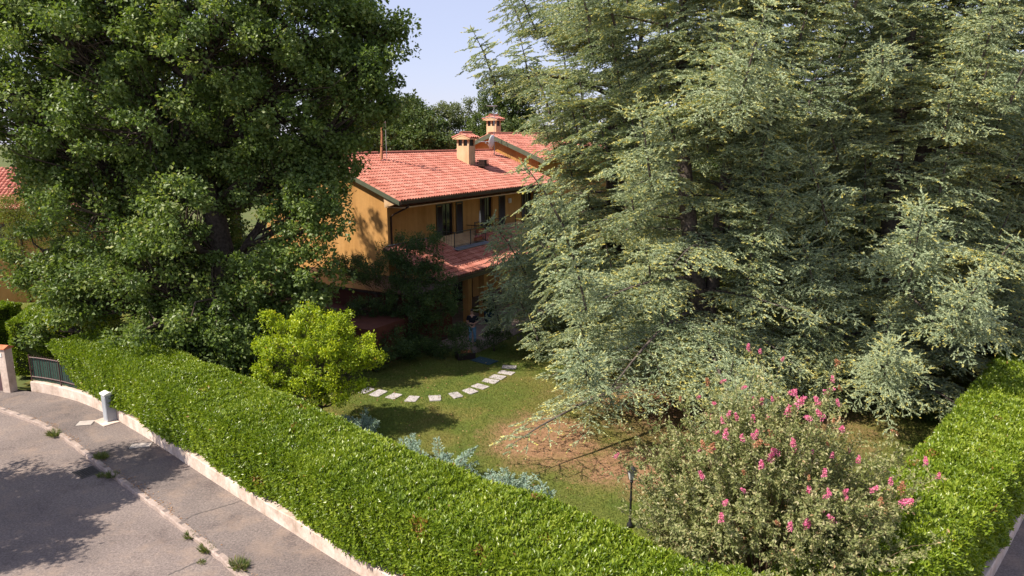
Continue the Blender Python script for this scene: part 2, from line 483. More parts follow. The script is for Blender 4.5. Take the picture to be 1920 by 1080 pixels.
# ================================================================== GROUND, ROAD, PAVEMENT
PZ = .12
def P(x, y, z=PZ):
    return gz(x, y, z)[:2]
big = MB(); big.add([(-900, -300, -.03), (900, -300, -.03), (900, 1500, -.03), (-900, 1500, -.03)], [(0, 1, 2, 3)])
tag(big.build('ground', M['ground']), kind='structure')
wallpx = [(28, 731), (60, 733), (94, 738), (142, 750), (190, 770), (224, 790), (281, 824), (371, 884), (457, 940), (562, 1007), (667, 1075)]
wall_path = [P(*p) for p in wallpx]
wall_path += [np.array(q) for q in ((-.8, 12.6), (1.8, 10.4), (3.4, 9.25), (4.8, 9.1), (6.2, 10.0), (8.4, 12.1))]
wall_path += [P(1862, 1085), P(1920, 972), np.array((20.0, 24.1)), np.array((27.5, 32.0)), np.array((36., 41.))]
wall_path = np.array(wall_path)
def resample(path, step):
    path = np.asarray(path)
    seg = np.linalg.norm(np.diff(path, axis=0), axis=1)
    s = np.concatenate([[0], np.cumsum(seg)])
    n = max(2, int(s[-1] / step) + 1)
    u = np.linspace(0, s[-1], n)
    return np.stack([np.interp(u, s, path[:, i]) for i in range(path.shape[1])], 1), u
def smooth_path(path, step=.5, it=6):
    p, _ = resample(path, step)
    for _ in range(it):
        p[1:-1] = .25 * p[:-2] + .5 * p[1:-1] + .25 * p[2:]
    return p
WP = smooth_path(wall_path, .4, 6)
def normals2(p):
    t = np.gradient(p, axis=0); t /= np.linalg.norm(t, axis=1)[:, None]
    return np.stack([-t[:, 1], t[:, 0]], 1)      # left of travel = towards the garden
WN = normals2(WP)
kpx = [(0, 767), (67, 789), (112, 813), (150, 842), (187, 872), (240, 911), (300, 956), (349, 993), (405, 1038), (455, 1080)]
KP = [P(*p) for p in kpx]
d0 = KP[0] - KP[1]
KP = [KP[0] + d0 * 8] + [KP[0] + d0 * 3] + KP + [np.array(q) for q in ((-3.0, 11.2), (.2, 8.1), (2.4, 6.7), (5.2, 6.6), (7.6, 8.2), (12.9, 13.4), (22, 22.7), (30, 31), (38, 39))]
KP = smooth_path(np.array(KP), .4, 5)
# road sheet covers everything on the camera's side
road_poly = [(-60, -40), (70, -40), (70, 45)] + [tuple(p) for p in KP[::-1]] + [(-60, 40)]
rb = MB(); rb.add([(x, y, 0) for x, y in road_poly], [tuple(range(len(road_poly)))])
tag(rb.build('road', M['road']), kind='structure')
# pavement: strip between the kerb and the wall line
NP = 160
kq, _ = resample(KP, .3); wq, _ = resample(np.concatenate([[WP[0] + (WP[0]-WP[1])*14], WP]), .3)
ki = np.linspace(0, len(kq) - 1, NP).astype(int); wi = np.linspace(0, len(wq) - 1, NP).astype(int)
kq = kq[ki]; wq = wq[wi]
pb = MB()
vs = []
for i in range(NP):
    w_in = wq[i]; k_ = kq[i]
    dirn = (w_in - k_) / np.linalg.norm(w_in - k_)
    a_ = k_ + dirn * .10
    vs += [(a_[0], a_[1], PZ - .004), (w_in[0] + dirn[0] * .1, w_in[1] + dirn[1] * .1, PZ - .004)]
pb.add(vs, [(2*i, 2*i+2, 2*i+3, 2*i+1) for i in range(NP - 1)])
pv_o = pb.build('pavement', M['pave']); tag(pv_o, kind='structure')
# kerb stones with slight wear, one strip
kb, ku = resample(KP, .12)
kn = normals2(kb)
kv = []; 
for i in range(len(kb)):
    j = .010 * math.sin(ku[i] * 7) + rng.normal() * .006
    g_ = -.02 if (ku[i] % 1.0) < .12 else 0
    for o_, z_ in ((-.02 + j, -.02), (-.01 + j, PZ - .03 + g_), (.015 + j, PZ + g_), (.125 + j * .4, PZ + .003 + g_), (.13, -.02)):
        q = kb[i] + kn[i] * o_
        kv.append((q[0], q[1], z_))
kbm = MB(); kbm.add(kv, [(5*i+a, 5*(i+1)+a, 5*(i+1)+a+1, 5*i+a+1) for i in range(len(kb)-1) for a in range(4)])
tag(kbm.build('kerb', M['kerb']), kind='structure')
# garden lawn, gently lumpy
def inside_poly(pts, poly):
    x, y = pts[:, 0], pts[:, 1]; ins = np.zeros(len(pts), bool)
    j = len(poly) - 1
    for i in range(len(poly)):
        xi, yi = poly[i]; xj, yj = poly[j]
        c = ((yi > y) != (yj > y)) & (x < (xj - xi) * (y - yi) / (yj - yi + 1e-12) + xi)
        ins ^= c; j = i
    return ins
GZ = .14
gx_, gy_ = np.meshgrid(np.arange(-34, 40, .5), np.arange(8, 72, .5), indexing='ij')
gpts = np.stack([gx_.ravel(), gy_.ravel()], 1)
garden_poly = np.concatenate([[(-22, 31)], WP + WN * .15, [(40, 70), (-34, 70), (-34, 36)]])
hz_ = GZ + .03 * np.sin(gpts[:, 0] * .7) * np.cos(gpts[:, 1] * .55) + .012 * np.sin(gpts[:, 0] * 2.3 + gpts[:, 1] * 1.7)
ny = gx_.shape[1]
fi = []
insd = inside_poly(gpts, garden_poly)
for i in range(gx_.shape[0] - 1):
    for j in range(ny - 1):
        q = (i*ny+j, (i+1)*ny+j, (i+1)*ny+j+1, i*ny+j+1)
        if insd[list(q)].sum() >= 4: fi.append(q)
lawn = np_mesh('lawn', np.column_stack([gpts, hz_]), np.array(fi), M['lawn'], smooth=True); tag(lawn, kind='structure')
# seam between lawn grid and wall hidden by a soil skirt following the wall
sk = MB(); sv = []
for i in range(len(WP)):
    a_ = WP[i] + WN[i] * .16; b_ = WP[i] + WN[i] * 1.6
    sv += [(a_[0], a_[1], GZ - .035), (b_[0], b_[1], GZ - .035)]
sk.add(sv, [(2*i, 2*i+2, 2*i+3, 2*i+1) for i in range(len(WP)-1)])
tag(sk.build('soil', M['lawn']), kind='structure')

# low rendered wall carrying the hedge and the fence
def low_wall(i0, i1, h, label, name='low_wall'):
    p = WP[i0:i1]; n = WN[i0:i1]
    mb = MB(); v_ = []
    for i in range(len(p)):
        hh = h + .012 * math.sin(i * .9) + rng.normal() * .004
        for o_, z_ in ((0, 0), (0 + rng.normal() * .004, hh - .02), (.02, hh), (.2, hh), (.2, 0)):
            q = p[i] + n[i] * o_
            v_.append((q[0], q[1], z_))
    mb.add(v_, [(5*i+a, 5*(i+1)+a, 5*(i+1)+a+1, 5*i+a+1) for i in range(len(p)-1) for a in range(4)] + [(4, 3, 2, 1, 0), tuple(5*(len(p)-1)+a for a in range(5))])
    o = mb.build(name, M['low_wall'])
    return tag(o, label, 'low wall')
icorner = int(np.argmin(WP[:, 1]))
low_wall(2, icorner + 1, .52, 'pale rendered low wall between the pavement and the long front hedge')
low_wall(icorner, len(WP), .52, 'pale low wall under the hedge along the street at the right edge')

# ================================================================== HEDGES
def hedge(name, label, path, nrm, t_in, z0, z1, dens, L, mat, out=.12, slant=0.0):
    root = thing(name, label, 'hedge', (float(path[0][0]), float(path[0][1]), 0))
    org = np.array([path[0][0], path[0][1], 0])
    seg = np.linalg.norm(np.diff(path, axis=0), axis=1); s = np.concatenate([[0], np.cumsum(seg)]); tot = s[-1]
    Hh = z1 - z0
    areas = [tot * Hh, tot * (t_in + out), tot * Hh, (t_in + out) * Hh, (t_in + out) * Hh]
    P_, D_, Nn_, T_ = [], [], [], []
    for kf, A in enumerate(areas):
        n = int(A * dens)
        if n < 1: continue
        if kf == 3: u_ = np.zeros(n)
        elif kf == 4: u_ = np.full(n, tot)
        else: u_ = rng.random(n) * tot
        px_ = np.interp(u_, s, path[:, 0]); py_ = np.interp(u_, s, path[:, 1])
        nx_ = np.interp(u_, s, nrm[:, 0]); nyy = np.interp(u_, s, nrm[:, 1])
        nv = unit(np.stack([nx_, nyy, np.zeros(n)], 1))
        tv = np.stack([nv[:, 1], -nv[:, 0], np.zeros(n)], 1)
        a = rng.random(n)
        if kf == 0: off = np.full(n, -out); z = z0 + a * Hh; fn = -nv
        elif kf == 1: off = -out + a * (t_in + out); z = np.full(n, z1); fn = np.tile([0, 0, 1.0], (n, 1))
        elif kf == 2: off = np.full(n, t_in); z = z0 + a * Hh; fn = nv
        else:
            off = -out + rng.random(n) * (t_in + out); z = z0 + a * Hh; fn = -tv if kf == 3 else tv
            fn = fn * -1.0 if kf == 3 else fn
        # rounded shoulders
        zr = np.clip((z - (z1 - .35)) / .35, 0, 1)
        if kf == 0: off = off + .16 * zr ** 2
        if kf == 2: off = off - .16 * zr ** 2
        if kf == 1:
            e = np.minimum(off + out, t_in - off); z = z - .14 * np.clip(1 - e / .35, 0, 1) ** 2
        u2 = u_ + slant * np.clip(1 - (z - z0) / Hh, 0, 1) if kf == 3 else u_
        if kf == 3:
            px_ = np.interp(u2, s, path[:, 0]); py_ = np.interp(u2, s, path[:, 1])
        p = np.stack([px_, py_, z], 1) + nv * off[:, None]
        gone = u2 < slant * np.clip(1 - (z - z0) / Hh, 0, 1) - .02
        p[gone, 2] = -50
        b = .085 * np.sin(p[:, 0] * 2.1 + p[:, 2] * 3) * np.cos(p[:, 1] * 1.7) + .05 * np.sin(p[:, 0] * 1.1 - p[:, 1] * .8) + .055 * np.sin(p[:, 0] * 5.3 + p[:, 1] * 4.1 + p[:, 2] * 6) + .03 * np.sin(p[:, 0] * 11 - p[:, 1] * 9 + p[:, 2] * 8)
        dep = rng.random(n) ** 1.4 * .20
        p = p + fn * (b - dep + .05)[:, None]
        sh = rng.random(n) < .035
        p[sh] += fn[sh] * (rng.random(sh.sum()) * .10)[:, None]
        P_.append(p); 
        D_.append(unit(fn * .55 + np.array([0, 0, .45]) + rnd_dir(n) * .85))
        Nn_.append(unit(fn * .8 + np.array([0, 0, .4]) + rnd_dir(n) * .5))
        low = np.sin(p[:, 0] * .8 + 1) * np.cos(p[:, 1] * .9) * .10
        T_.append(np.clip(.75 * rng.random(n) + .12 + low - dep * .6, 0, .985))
    p = np.concatenate(P_); d = np.concatenate(D_); nn = np.concatenate(Nn_); t = np.concatenate(T_)
    kp_ = p[:, 2] > -10; p = p[kp_]; d = d[kp_]; nn = nn[kp_]; t = t[kp_]
    t[rng.random(len(t)) < .0015] = 1.0
    for _ in range(int(tot * .9)):
        c_ = p[rng.integers(0, len(p))]; dd_ = np.linalg.norm(p - c_, axis=1); rr_ = .08 + .16 * rng.random()
        m_ = (dd_ < rr_) & (rng.random(len(p)) < .35); t[m_] = 1.0
        m2 = (dd_ < rr_ * .7) & (rng.random(len(p)) < .5); p[m2, 2] -= .18
    kp2 = np.ones(len(p), bool)
    for _ in range(int(tot * 4)):
        c_ = p[rng.integers(0, len(p))]; dd_ = np.linalg.norm((p - c_) * np.array([1, 1, 1.3]), axis=1)
        kp2 &= ~((dd_ < .05 + .09 * rng.random()) & (rng.random(len(p)) < .8))
    p = p[kp2]; d = d[kp2]; nn = nn[kp2]; t = t[kp2]
    Ls = L * (.45 + 1.0 * rng.random(len(p)))
    quads_obj('foliage', kites(p - org, d, nn, Ls, Ls * .46, .10), t, mat, root)
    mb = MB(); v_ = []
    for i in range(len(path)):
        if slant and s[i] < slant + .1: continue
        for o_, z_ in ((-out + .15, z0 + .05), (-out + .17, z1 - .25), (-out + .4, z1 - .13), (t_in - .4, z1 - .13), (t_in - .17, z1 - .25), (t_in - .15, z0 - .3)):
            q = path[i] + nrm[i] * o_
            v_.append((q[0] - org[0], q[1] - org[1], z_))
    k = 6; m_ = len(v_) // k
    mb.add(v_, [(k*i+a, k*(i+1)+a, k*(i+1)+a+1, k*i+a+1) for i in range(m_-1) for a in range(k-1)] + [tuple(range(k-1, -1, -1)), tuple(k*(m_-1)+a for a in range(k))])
    mb.build('stems', M['core'], root)  # one solid shrunken core, coloured dark as inner shade; no separate stems modelled
    return root
def nearest(pt):
    return int(np.argmin(np.linalg.norm(WP - np.asarray(pt), axis=1)))
i_h0 = nearest(P(100, 740))
hedge('hedge', 'long clipped bright green hedge on the low wall along the pavement', WP[i_h0:icorner + 1], WN[i_h0:icorner + 1], 2.4, .66, 2.2, 3300, .088, M['hedge'], out=.0, slant=1.9)
i_r1 = nearest((30, 34.6))
hedge('hedge', 'clipped green hedge running up the right edge beside the second street', WP[icorner + 1:i_r1], WN[icorner + 1:i_r1], 2.25, .66, 2.12, 3200, .088, M['hedge'], out=-.14)
# hedge between this garden and the neighbour, seen end-on behind the brick-capped pillar
hp = np.array([(-20.9, 28.6), (-22.0, 32.5), (-23.2, 36.5)]); hp, _ = resample(hp, .5); 
hedge('hedge', 'shaded clipped hedge behind the iron fence, running back towards the orange house', hp, -normals2(hp), 2.1, .15, 2.55, 1700, .10, M['hedge'])
hp2 = np.array([(-33., 33.8), (-28.0, 32.4), (-23.9, 31.6)]); hp2, _ = resample(hp2, .5)
hedge('hedge', 'yellow-topped neighbour hedge left of the pillar behind the gate', hp2, normals2(hp2), 1.6, .15, 2.3, 1500, .10, M['hedge'])

# ================================================================== HOUSE
th = math.atan(775 / math.hypot(F, 280))
U2 = np.array([math.sin(th), math.cos(th)]); V2 = np.array([U2[1], -U2[0]])
C0 = gz(749, 377, 6.9)[:2]
HROT = math.atan2(U2[1], U2[0])
def hw(a, b, z):                       # house coordinates -> world
    q = C0 + U2 * a + V2 * b
    return np.array([q[0], q[1], z])
house = thing('house', 'two-storey ochre villa with red clay tile roofs, balcony and porch', 'house', (C0[0], C0[1], 0), HROT)
class HB(MB):                          # boxes given as along-ridge a, towards-front b, z
    def hb(s, a0, a1, b0, b1, z0, z1):
        return s.box(a0, a1, -b1, -b0, z0, z1)
SL = .394
def tiled_roof(name, a0, a1, bt, be, zt, ze, parent, seed=0, flip=1):
    """pan-and-cover clay tiles from ridge (b=bt, z=zt) to eave (b=be, z=ze); real rolls and steps"""
    r_ = np.random.default_rng(seed)
    cw, rl = .235, .36
    slope_len = math.hypot(be - bt, zt - ze)
    ncol = int(round((a1 - a0) / cw)); nrow = int(round(slope_len / rl))
    cw = (a1 - a0) / ncol
    prof = np.array([0, .12, .28, .5, .72, .88]); ph = np.array([0, .055, .085, .095, .085, .055]) * .9
    ph = np.array([.0, .050, .082, .092, .082, .050])
    xs = []; hs = []
    for c in range(ncol):
        for f_, h_ in zip(prof, ph):
            xs.append(a0 + (c + f_) * cw); hs.append(h_)
    xs.append(a1); hs.append(0)
    xs = np.array(xs); hs = np.array(hs)
    ux = (be - bt) / slope_len; uz = (ze - zt) / slope_len
    nx_, nz_ = -uz * np.sign(ux) * np.sign(1), abs(ux)
    verts = []; faces = []; tt = []
    nv = len(xs)
    colrow = r_.random((nrow, ncol))
    big_ = np.repeat(r_.random((nrow // 2 + 1, ncol // 3 + 1)), 2, 0)[:nrow]
    for i in range(nrow):
        for e_, (s_, lift) in enumerate(((i * rl, .0), ((i + 1) * rl + .02, .035))):
            s_ = s_ / (nrow * rl) * slope_len
            jig = (r_.random(ncol) - .5) * .02
            jj = np.concatenate([np.repeat(jig, 6), [0]])
            bb = bt + ux * (s_ + jj * e_); zz = zt + uz * (s_ + jj * e_)
            hh = hs * 1.0 + lift
            verts.append(np.stack([xs, -(bb + hh * (-uz) * np.sign(ux) * 1.0 * abs(1)), zz + hh * nz_], 1))
        b0 = 2 * i * nv
        for c in range(nv - 1):
            faces.append((b0 + c, b0 + nv + c, b0 + nv + c + 1, b0 + c + 1))
            tt.append(np.clip(.55 * colrow[i, min(c // 6, ncol - 1)] + .3 * big_[i, min(c // 18, ncol // 3)] + .1, 0, 1))
        if i < nrow - 1:
            b1 = 2 * (i + 1) * nv
            for c in range(nv - 1):
                faces.append((b0 + nv + c, b1 + c, b1 + c + 1, b0 + nv + c + 1)); tt.append(.1)
    o = np_mesh(name, np.concatenate(verts), np.array(faces), M['tile'], parent, tt)
    return o
def ridge_caps(a0, a1, b, z, parent):
    mb = MB(); n = int((a1 - a0) / .4)
    for i in range(n):
        x0 = a0 + (a1 - a0) * i / n; x1 = a0 + (a1 - a0) * (i + 1) / n + .03
        pts = []
        for x, r in ((x0, .13), (x1, .15)):
            for k in range(7):
                an = math.pi * k / 6
                pts.append((x, -b + math.cos(an) * r, z + .02 + math.sin(an) * r * .8))
        mb.add(pts, [(k, k + 1, 8 + k, 7 + k) for k in range(6)] + [(0, 1, 2, 3, 4, 5, 6), (13, 12, 11, 10, 9, 8, 7)])
    return mb.build('ridge_tiles', M['tile'], parent)

# walls of the main block with door openings on the front
AL, AR = .2, 19.0
BF, BB = -1.0, -10.0
def eave_z(b): return 6.9 + SL * (-b) if b > -5.5 else 6.9 + SL * (11 + b)
hwall = HB()
T = .3
doors = [(5.15, 6.3, 3.98, 6.32), (9.8, 10.75, 3.98, 6.40), (15.1, 16.2, 3.98, 6.40)]
# front wall in strips round the openings
xs_ = [AL]
for d in doors: xs_ += [d[0], d[1]]
xs_.append(AR)
ztop = eave_z(BF) - .12
for i in range(len(xs_) - 1):
    a0, a1 = xs_[i], xs_[i + 1]
    if i % 2 == 0: hwall.hb(a0, a1, BF - T, BF, 0, ztop)
    else:
        d = doors[i // 2]; hwall.hb(a0, a1, BF - T, BF, 0, d[2]); hwall.hb(a0, a1, BF - T, BF, d[3], ztop)
# gable end (pentagon) and back
def gable(a, th_, bf, bb, zf, zr, zb, z0=0.0):
    return [(a, -bf, z0), (a, -bf, zf), (a, -(bf + bb) / 2, zr), (a, -bb, zb), (a, -bb, z0)]
hwall.extr(gable(AL, T, BF - T, BB, eave_z(BF - T) - .12, 9.07 - .12, eave_z(BB) - .12), np.array([T, 0, 0]))
hwall.hb(AL + T, AR, BB, BB + T, 0, eave_z(BB) - .12)
wall_o = hwall.build('wall', M['plaster'], house)
# upper block wall, taller
UP = 1.25
def up_z(b): return eave_z(b) + UP
hw2 = HB()
hw2.extr(gable(18.25, T, -1.6, BB + .6, up_z(-1.6) - .14, 9.07 + UP - .14, up_z(-1.6) - .14), np.array([.3, 0, 0]))
hw2.hb(18.55, 33, -1.9, -1.6, 0, up_z(-1.6) - .14)
hw2.hb(18.55, 33, BB + .6, BB + .9, 0, up_z(-1.6) - .14)
hw2.build('wall', M['plaster'], house)['label'] = 'taller rear block wall'
# roofs
deck = HB()
for (a0, a1, bt, be, zt, ze) in ((-.05, 18.25, -5.5, 0.0, 9.07, 6.9), (-.05, 18.25, -5.5, -11.0, 9.07, 6.9)):
    deck.extr([(a0, -bt, zt - .09), (a0, -be, ze - .09), (a0, -be, ze - .01), (a0, -bt, zt - .01)], np.array([a1 - a0, 0, 0]))
roof = deck.build('roof', M['cream'], house)
tiled_roof('tile_slope', -.1, 18.2, -5.5, .08, 9.08, 6.9 - .02, roof, 1)
tiled_roof('tile_slope', -.1, 18.2, -5.5, -11.08, 9.08, 6.9 - .02, roof, 2)
ridge_caps(-.1, 18.2, -5.5, 9.13, roof)
deck2 = HB()
for be in (-.9, -10.1):
    deck2.extr([(17.8, 5.5, 9.07 + UP - .10), (17.8, -be, up_z(-.9) - .10), (17.8, -be, up_z(-.9) - .01), (17.8, 5.5, 9.07 + UP - .01)], np.array([15.5, 0, 0]))
roof2 = deck2.build('roof', M['cream'], house)
roof2['label'] = 'higher rear tile roof'
tiled_roof('tile_slope', 17.75, 33.3, -5.5, -.85, 9.08 + UP, up_z(-.85) - .0, roof2, 3)
tiled_roof('tile_slope', 17.75, 33.3, -5.5, -10.15, 9.08 + UP, up_z(-.85) - .0, roof2, 4)
ridge_caps(17.75, 33.3, -5.5, 9.12 + UP, roof2)
# fascias: dark green barge boards along both gables
def barge(a, bt, be, zt, ze, dep, mat='fascia', th_=.05):
    mb = HB()
    mb.extr([(a, -bt, zt - dep), (a, -be, ze - dep), (a, -be, ze + .03), (a, -bt, zt + .03)], np.array([-th_, 0, 0]))
    return mb.build('barge_board', M[mat], house)
barge(-.11, -5.5, .1, 9.07, 6.88, .2); barge(-.11, -5.5, -11.1, 9.07, 6.88, .2)
barge(17.74, -5.5, -.8, 9.09 + UP, up_z(-.8), .30); barge(17.74, -5.5, -10.2, 9.09 + UP, up_z(-.8), .30)
# boxed eave end, soffit
so = HB()
so.extr([(-.04, .02, 6.80), (-.04, .95, 6.52), (-.04, 1.0, 7.17)], np.array([.22, 0, 0]))
so.hb(.2, 18.2, -1.0, 0.0, 6.50, 6.56)
so.build('soffit', M['cream'], house)
# gutter and downpipe
gt = HB()
gp = []
gutter = MB()
for a in (-.1, 18.2):
    pass
gutter.extr([(-.1, -.02, 6.86), (-.1, -.02, 6.74), (-.1, -.07, 6.70), (-.1, -.15, 6.70), (-.1, -.19, 6.75), (-.1, -.19, 6.86)], np.array([18.3, 0, 0]))
gutter.build('gutter', M['gutter'], house)
dp = MB()
dp.tube([(.55, -.10, 6.7), (.55, -.10, 6.55), (.45, .75, 6.15), (.42, .93, 6.0), (.42, .93, 4.2)], .05, 8)
dp.build('downpipe', M['gutter'], house, smooth=True)
# doors: dark panes in the openings, frames, open shutters
for (a0, a1, z0, z1), sh in zip(doors, (((4.5, 5.13), (6.50, 7.22)), ((9.2, 9.78), (11.5, 12.3)), ((14.6, 15.08), (16.25, 16.9)))):
    fr = HB()
    fr.hb(a0, a0 + .06, -1.2, -1.12, z0, z1); fr.hb(a1 - .06, a1, -1.2, -1.12, z0, z1); fr.hb(a0 + .06, a1 - .06, -1.2, -1.12, z1 - .07, z1)
    fr.hb((a0 + a1) / 2 - .035, (a0 + a1) / 2 + .035, -1.2, -1.13, z0, z1 - .07)
    f_ = fr.build('balcony_door', M['shutter'], house)
    HB().hb(a0 + .06, a1 - .06, -1.19, -1.16, z0 + .02, z1 - .08).build('pane', M['glass'], f_)
    for (s0, s1) in sh:
        sm = HB()
        w_ = s1 - s0
        sm.hb(s0, s1, -.985, -.945, z0 + .03, z0 + .13); sm.hb(s0, s1, -.985, -.945, z1 - .1, z1)
        sm.hb(s0, s0 + .08, -.985, -.945, z0 + .13, z1 - .1); sm.hb(s1 - .08, s1, -.985, -.945, z0 + .13, z1 - .1)
        k = int((z1 - z0 - .26) / .055)
        for q in range(k):
            zz = z0 + .15 + q * .055
            sm.extr([(s0 + .08, .950, zz), (s0 + .08, .985, zz + .05), (s0 + .08, .978, zz + .055), (s0 + .08, .943, zz + .008)], np.array([w_ - .16, 0, 0]))
        sm.build('shutter', M['shutter'], house)
# small wall lamp on the upper wall
wl_ = HB(); wl_.hb(12.8, 13.05, -1.0, -.9, 5.78, 6.08); wl_.hb(12.86, 12.99, -.9, -.86, 5.82, 6.04); wl_.build('wall_lamp', M['white'], house, bevel=.01)
# balcony slab, railing
bal = HB(); bal.hb(4.25, 7.7, -.99, .45, 3.72, 3.95); bal.hb(7.702, 12.9, -.99, -.40, 3.86, 4.12); bal.build('balcony_slab', M['lead'], house, bevel=.01)
bsk = HB(); bsk.hb(4.28, 7.66, -.95, .42, 3.2, 3.72); bsk.hb(7.72, 12.85, -.95, -.43, 3.2, 3.86); bsk.build('balcony_base', M['plaster'], house)
rl_ = HB()
for a0, a1, b1, zf in ((4.28, 7.68, .38, 3.95), (7.72, 12.85, -.45, 4.12)):
    na = 3 if b1 > 0 else 4
    for q in range(na):
        a = a0 + .03 + (a1 - a0 - .06) * q / (na - 1)
        rl_.hb(a - .02, a + .02, b1 - .02, b1 + .02, zf, zf + .86)
    rl_.hb(a0, a1, b1 - .025, b1 + .025, zf + .86, zf + .90); rl_.hb(a0 + .05, a1 - .05, b1 - .015, b1 + .015, zf + .08, zf + .11)
    a = a0 + .12
    while a < a1 - .05:
        rl_.hb(a - .006, a + .006, b1 - .006, b1 + .006, zf + .11, zf + .86); a += .12
for a in (4.30, 7.66):
    rl_.hb(a - .02, a + .02, -.98, .35, 4.81, 4.85); rl_.hb(a - .012, a + .012, -.98, .35, 4.03, 4.06)
    b = -.88
    while b < .3:
        rl_.hb(a - .006, a + .006, b - .006, b + .006, 4.06, 4.81); b += .12
rl_.build('railing', M['rail'], house)
# porch roof below the balcony
pdk = HB()
pdk.extr([(-.15, .99, 4.36), (-.15, -2.5, 2.93), (-.15, -2.5, 3.0), (-.15, .99, 4.43)], np.array([14.4, 0, 0]))
proof = pdk.build('roof', M['cream'], house); proof['label'] = 'lower porch roof of red tiles'
tiled_roof('tile_slope', -.2, 4.24, -.98, 2.56, 4.44, 3.0, proof, 5)
tiled_roof('tile_slope', 4.24, 7.8, .55, 2.56, 3.82, 3.0, proof, 6)
tiled_roof('tile_slope', 7.8, 14.2, -.36, 2.56, 4.17, 3.0, proof, 7)
fl = HB()
fl.extr([(-.15, .98, 4.50), (-.15, .80, 4.58), (-.15, .78, 4.56), (-.15, .98, 4.47)], np.array([4.4, 0, 0]))
fl.hb(4.05, 7.85, .46, .80, 3.86, 3.90)
fl.hb(3.95, 4.04, -.98, .80, 3.90, 3.94)
fl.build('flashing', M['lead'], house)
barge(-.2, -.98, 2.58, 4.43, 2.98, .16, 'gutter')
pg = MB(); pg.extr([(-.2, -2.56, 3.0), (-.2, -2.56, 2.9), (-.2, -2.62, 2.86), (-.2, -2.7, 2.9), (-.2, -2.7, 3.0)], np.array([14.4, 0, 0])); pg.build('gutter', M['gutter'], house)
beam = HB(); beam.hb(.1, 14, 2.1, 2.35, 2.62, 2.86); beam.build('porch_beam', M['shutter'], house)
for a in (.3, 2.65, 4.25, 8.2, 12.0):
    c = HB(); c.hb(a, a + .36, 2.0, 2.36, .15, 2.62); c.build('porch_column', M['plaster'], house, bevel=.01)
pw = HB(); pw.hb(.4, 2.3, .9, 1.15, .15, 2.9); pw.hb(.4, .65, -.98, .9, .15, 3.1); pw.build('wall', M['plaster'], house)['label'] = 'ochre wall under the porch'
for a0, a1 in ((3.0, 4.2), (6, 8.2)): HB().hb(a0, a1, -.985, -.95, .2, 2.5).build('porch_door', M['glass'], house)
tr_ = HB(); tr_.hb(-1.6, 14.5, -1.0, 4.9, 0, .17); tr_.hb(-1.6, 3.2, 4.9, 5.6, 0, .16)
tr_.build('terrace', M['terrace'], house)
# side wing with a low tiled lean-to
wg = HB(); wg.hb(-6.0, .18, -6.5, 3.0, 0, 1.95); wg.hb(-3.0, .18, -6.4, 2.9, 1.95, 2.75)
wg.build('side_wing', M['brick_red'], house)
wtop = HB(); wtop.hb(-3.15, .18, -6.6, 3.15, 2.76, 2.90); wtop.build('coping', M['gutter'], house)
# chimneys
def chimney(a, b, z0, w, d, h, capw, label=None):
    c = HB()
    c.hb(a - w/2, a + w/2, b - d/2, b + d/2, z0, z0 + h - .42)
    # smoke openings between corner piers
    zt, zb = z0 + h, z0 + h - .42
    for sa in (-1, 1):
        for sb in (-1, 0, 1):
            ca, cb = a + sa * (w/2 - .06), b + sb * (d/2 - .06)
            c.hb(ca - .058, ca + .058, cb - .058, cb + .058, zb, zt)
    o = c.build('chimney', M['cream'], roof if label is None else roof2)
    if label: o['label'] = label
    sm = HB(); sm.hb(a - w/2 + .08, a + w/2 - .08, b - d/2 + .08, b + d/2 - .08, zb - .01, zt - .02); sm.build('flue', M['black'], roof if label is None else roof2)
    cap = HB()
    cw = capw
    for sgn in (-1, 1):
        cap.extr([(a - w/2 - cw, -b, zt + .24), (a - w/2 - cw, -b - sgn * (d/2 + cw), zt + .0), (a - w/2 - cw, -b - sgn * (d/2 + cw), zt + .08), (a - w/2 - cw, -b, zt + .32)], np.array([w + 2 * cw, 0, 0]))
    cap.extr([(a - w/2 - cw + .02, -b + d/2 + cw - .03, zt), (a - w/2 - cw + .02, -b - d/2 - cw + .03, zt), (a - w/2 - cw + .02, -b, zt + .24)], np.array([w + 2 * cw - .04, 0, 0]))
    cap.build('chimney_cap', M['cream'], roof if label is None else roof2)
    for sgn in (-1, 1):
        tiled_roof('cap_tiles', a - w/2 - cw - .02, a + w/2 + cw + .02, b, b + sgn * (d/2 + cw + .04), zt + .34, zt + .09, roof if label is None else roof2, 9 + sgn)
    ridge_caps(a - w/2 - cw, a + w/2 + cw, b, zt + .40, roof if label is None else roof2)
chimney(11.9, -3.75, 7.9, .78, .95, 2.05, .2)
chimney(21.2, -7.2, 8.9, .75, .9, 2.5, .2, 'rear chimney')
# slatted vent stack beside the chimney
vs_ = HB(); vs_.hb(12.25, 12.4, -2.75, -2.6, 7.9, 8.2)
for q in range(4): vs_.hb(12.05, 12.6, -3.0, -2.4, 8.2 + q * .12, 8.27 + q * .12)
vs_.hb(12.15, 12.5, -2.9, -2.5, 8.2, 8.62)
vs_.build('vent_stack', M['gutter'], roof)
sn = HB(); sn.hb(2.0, 2.1, -.985, -.9, 4.6, 4.7); 
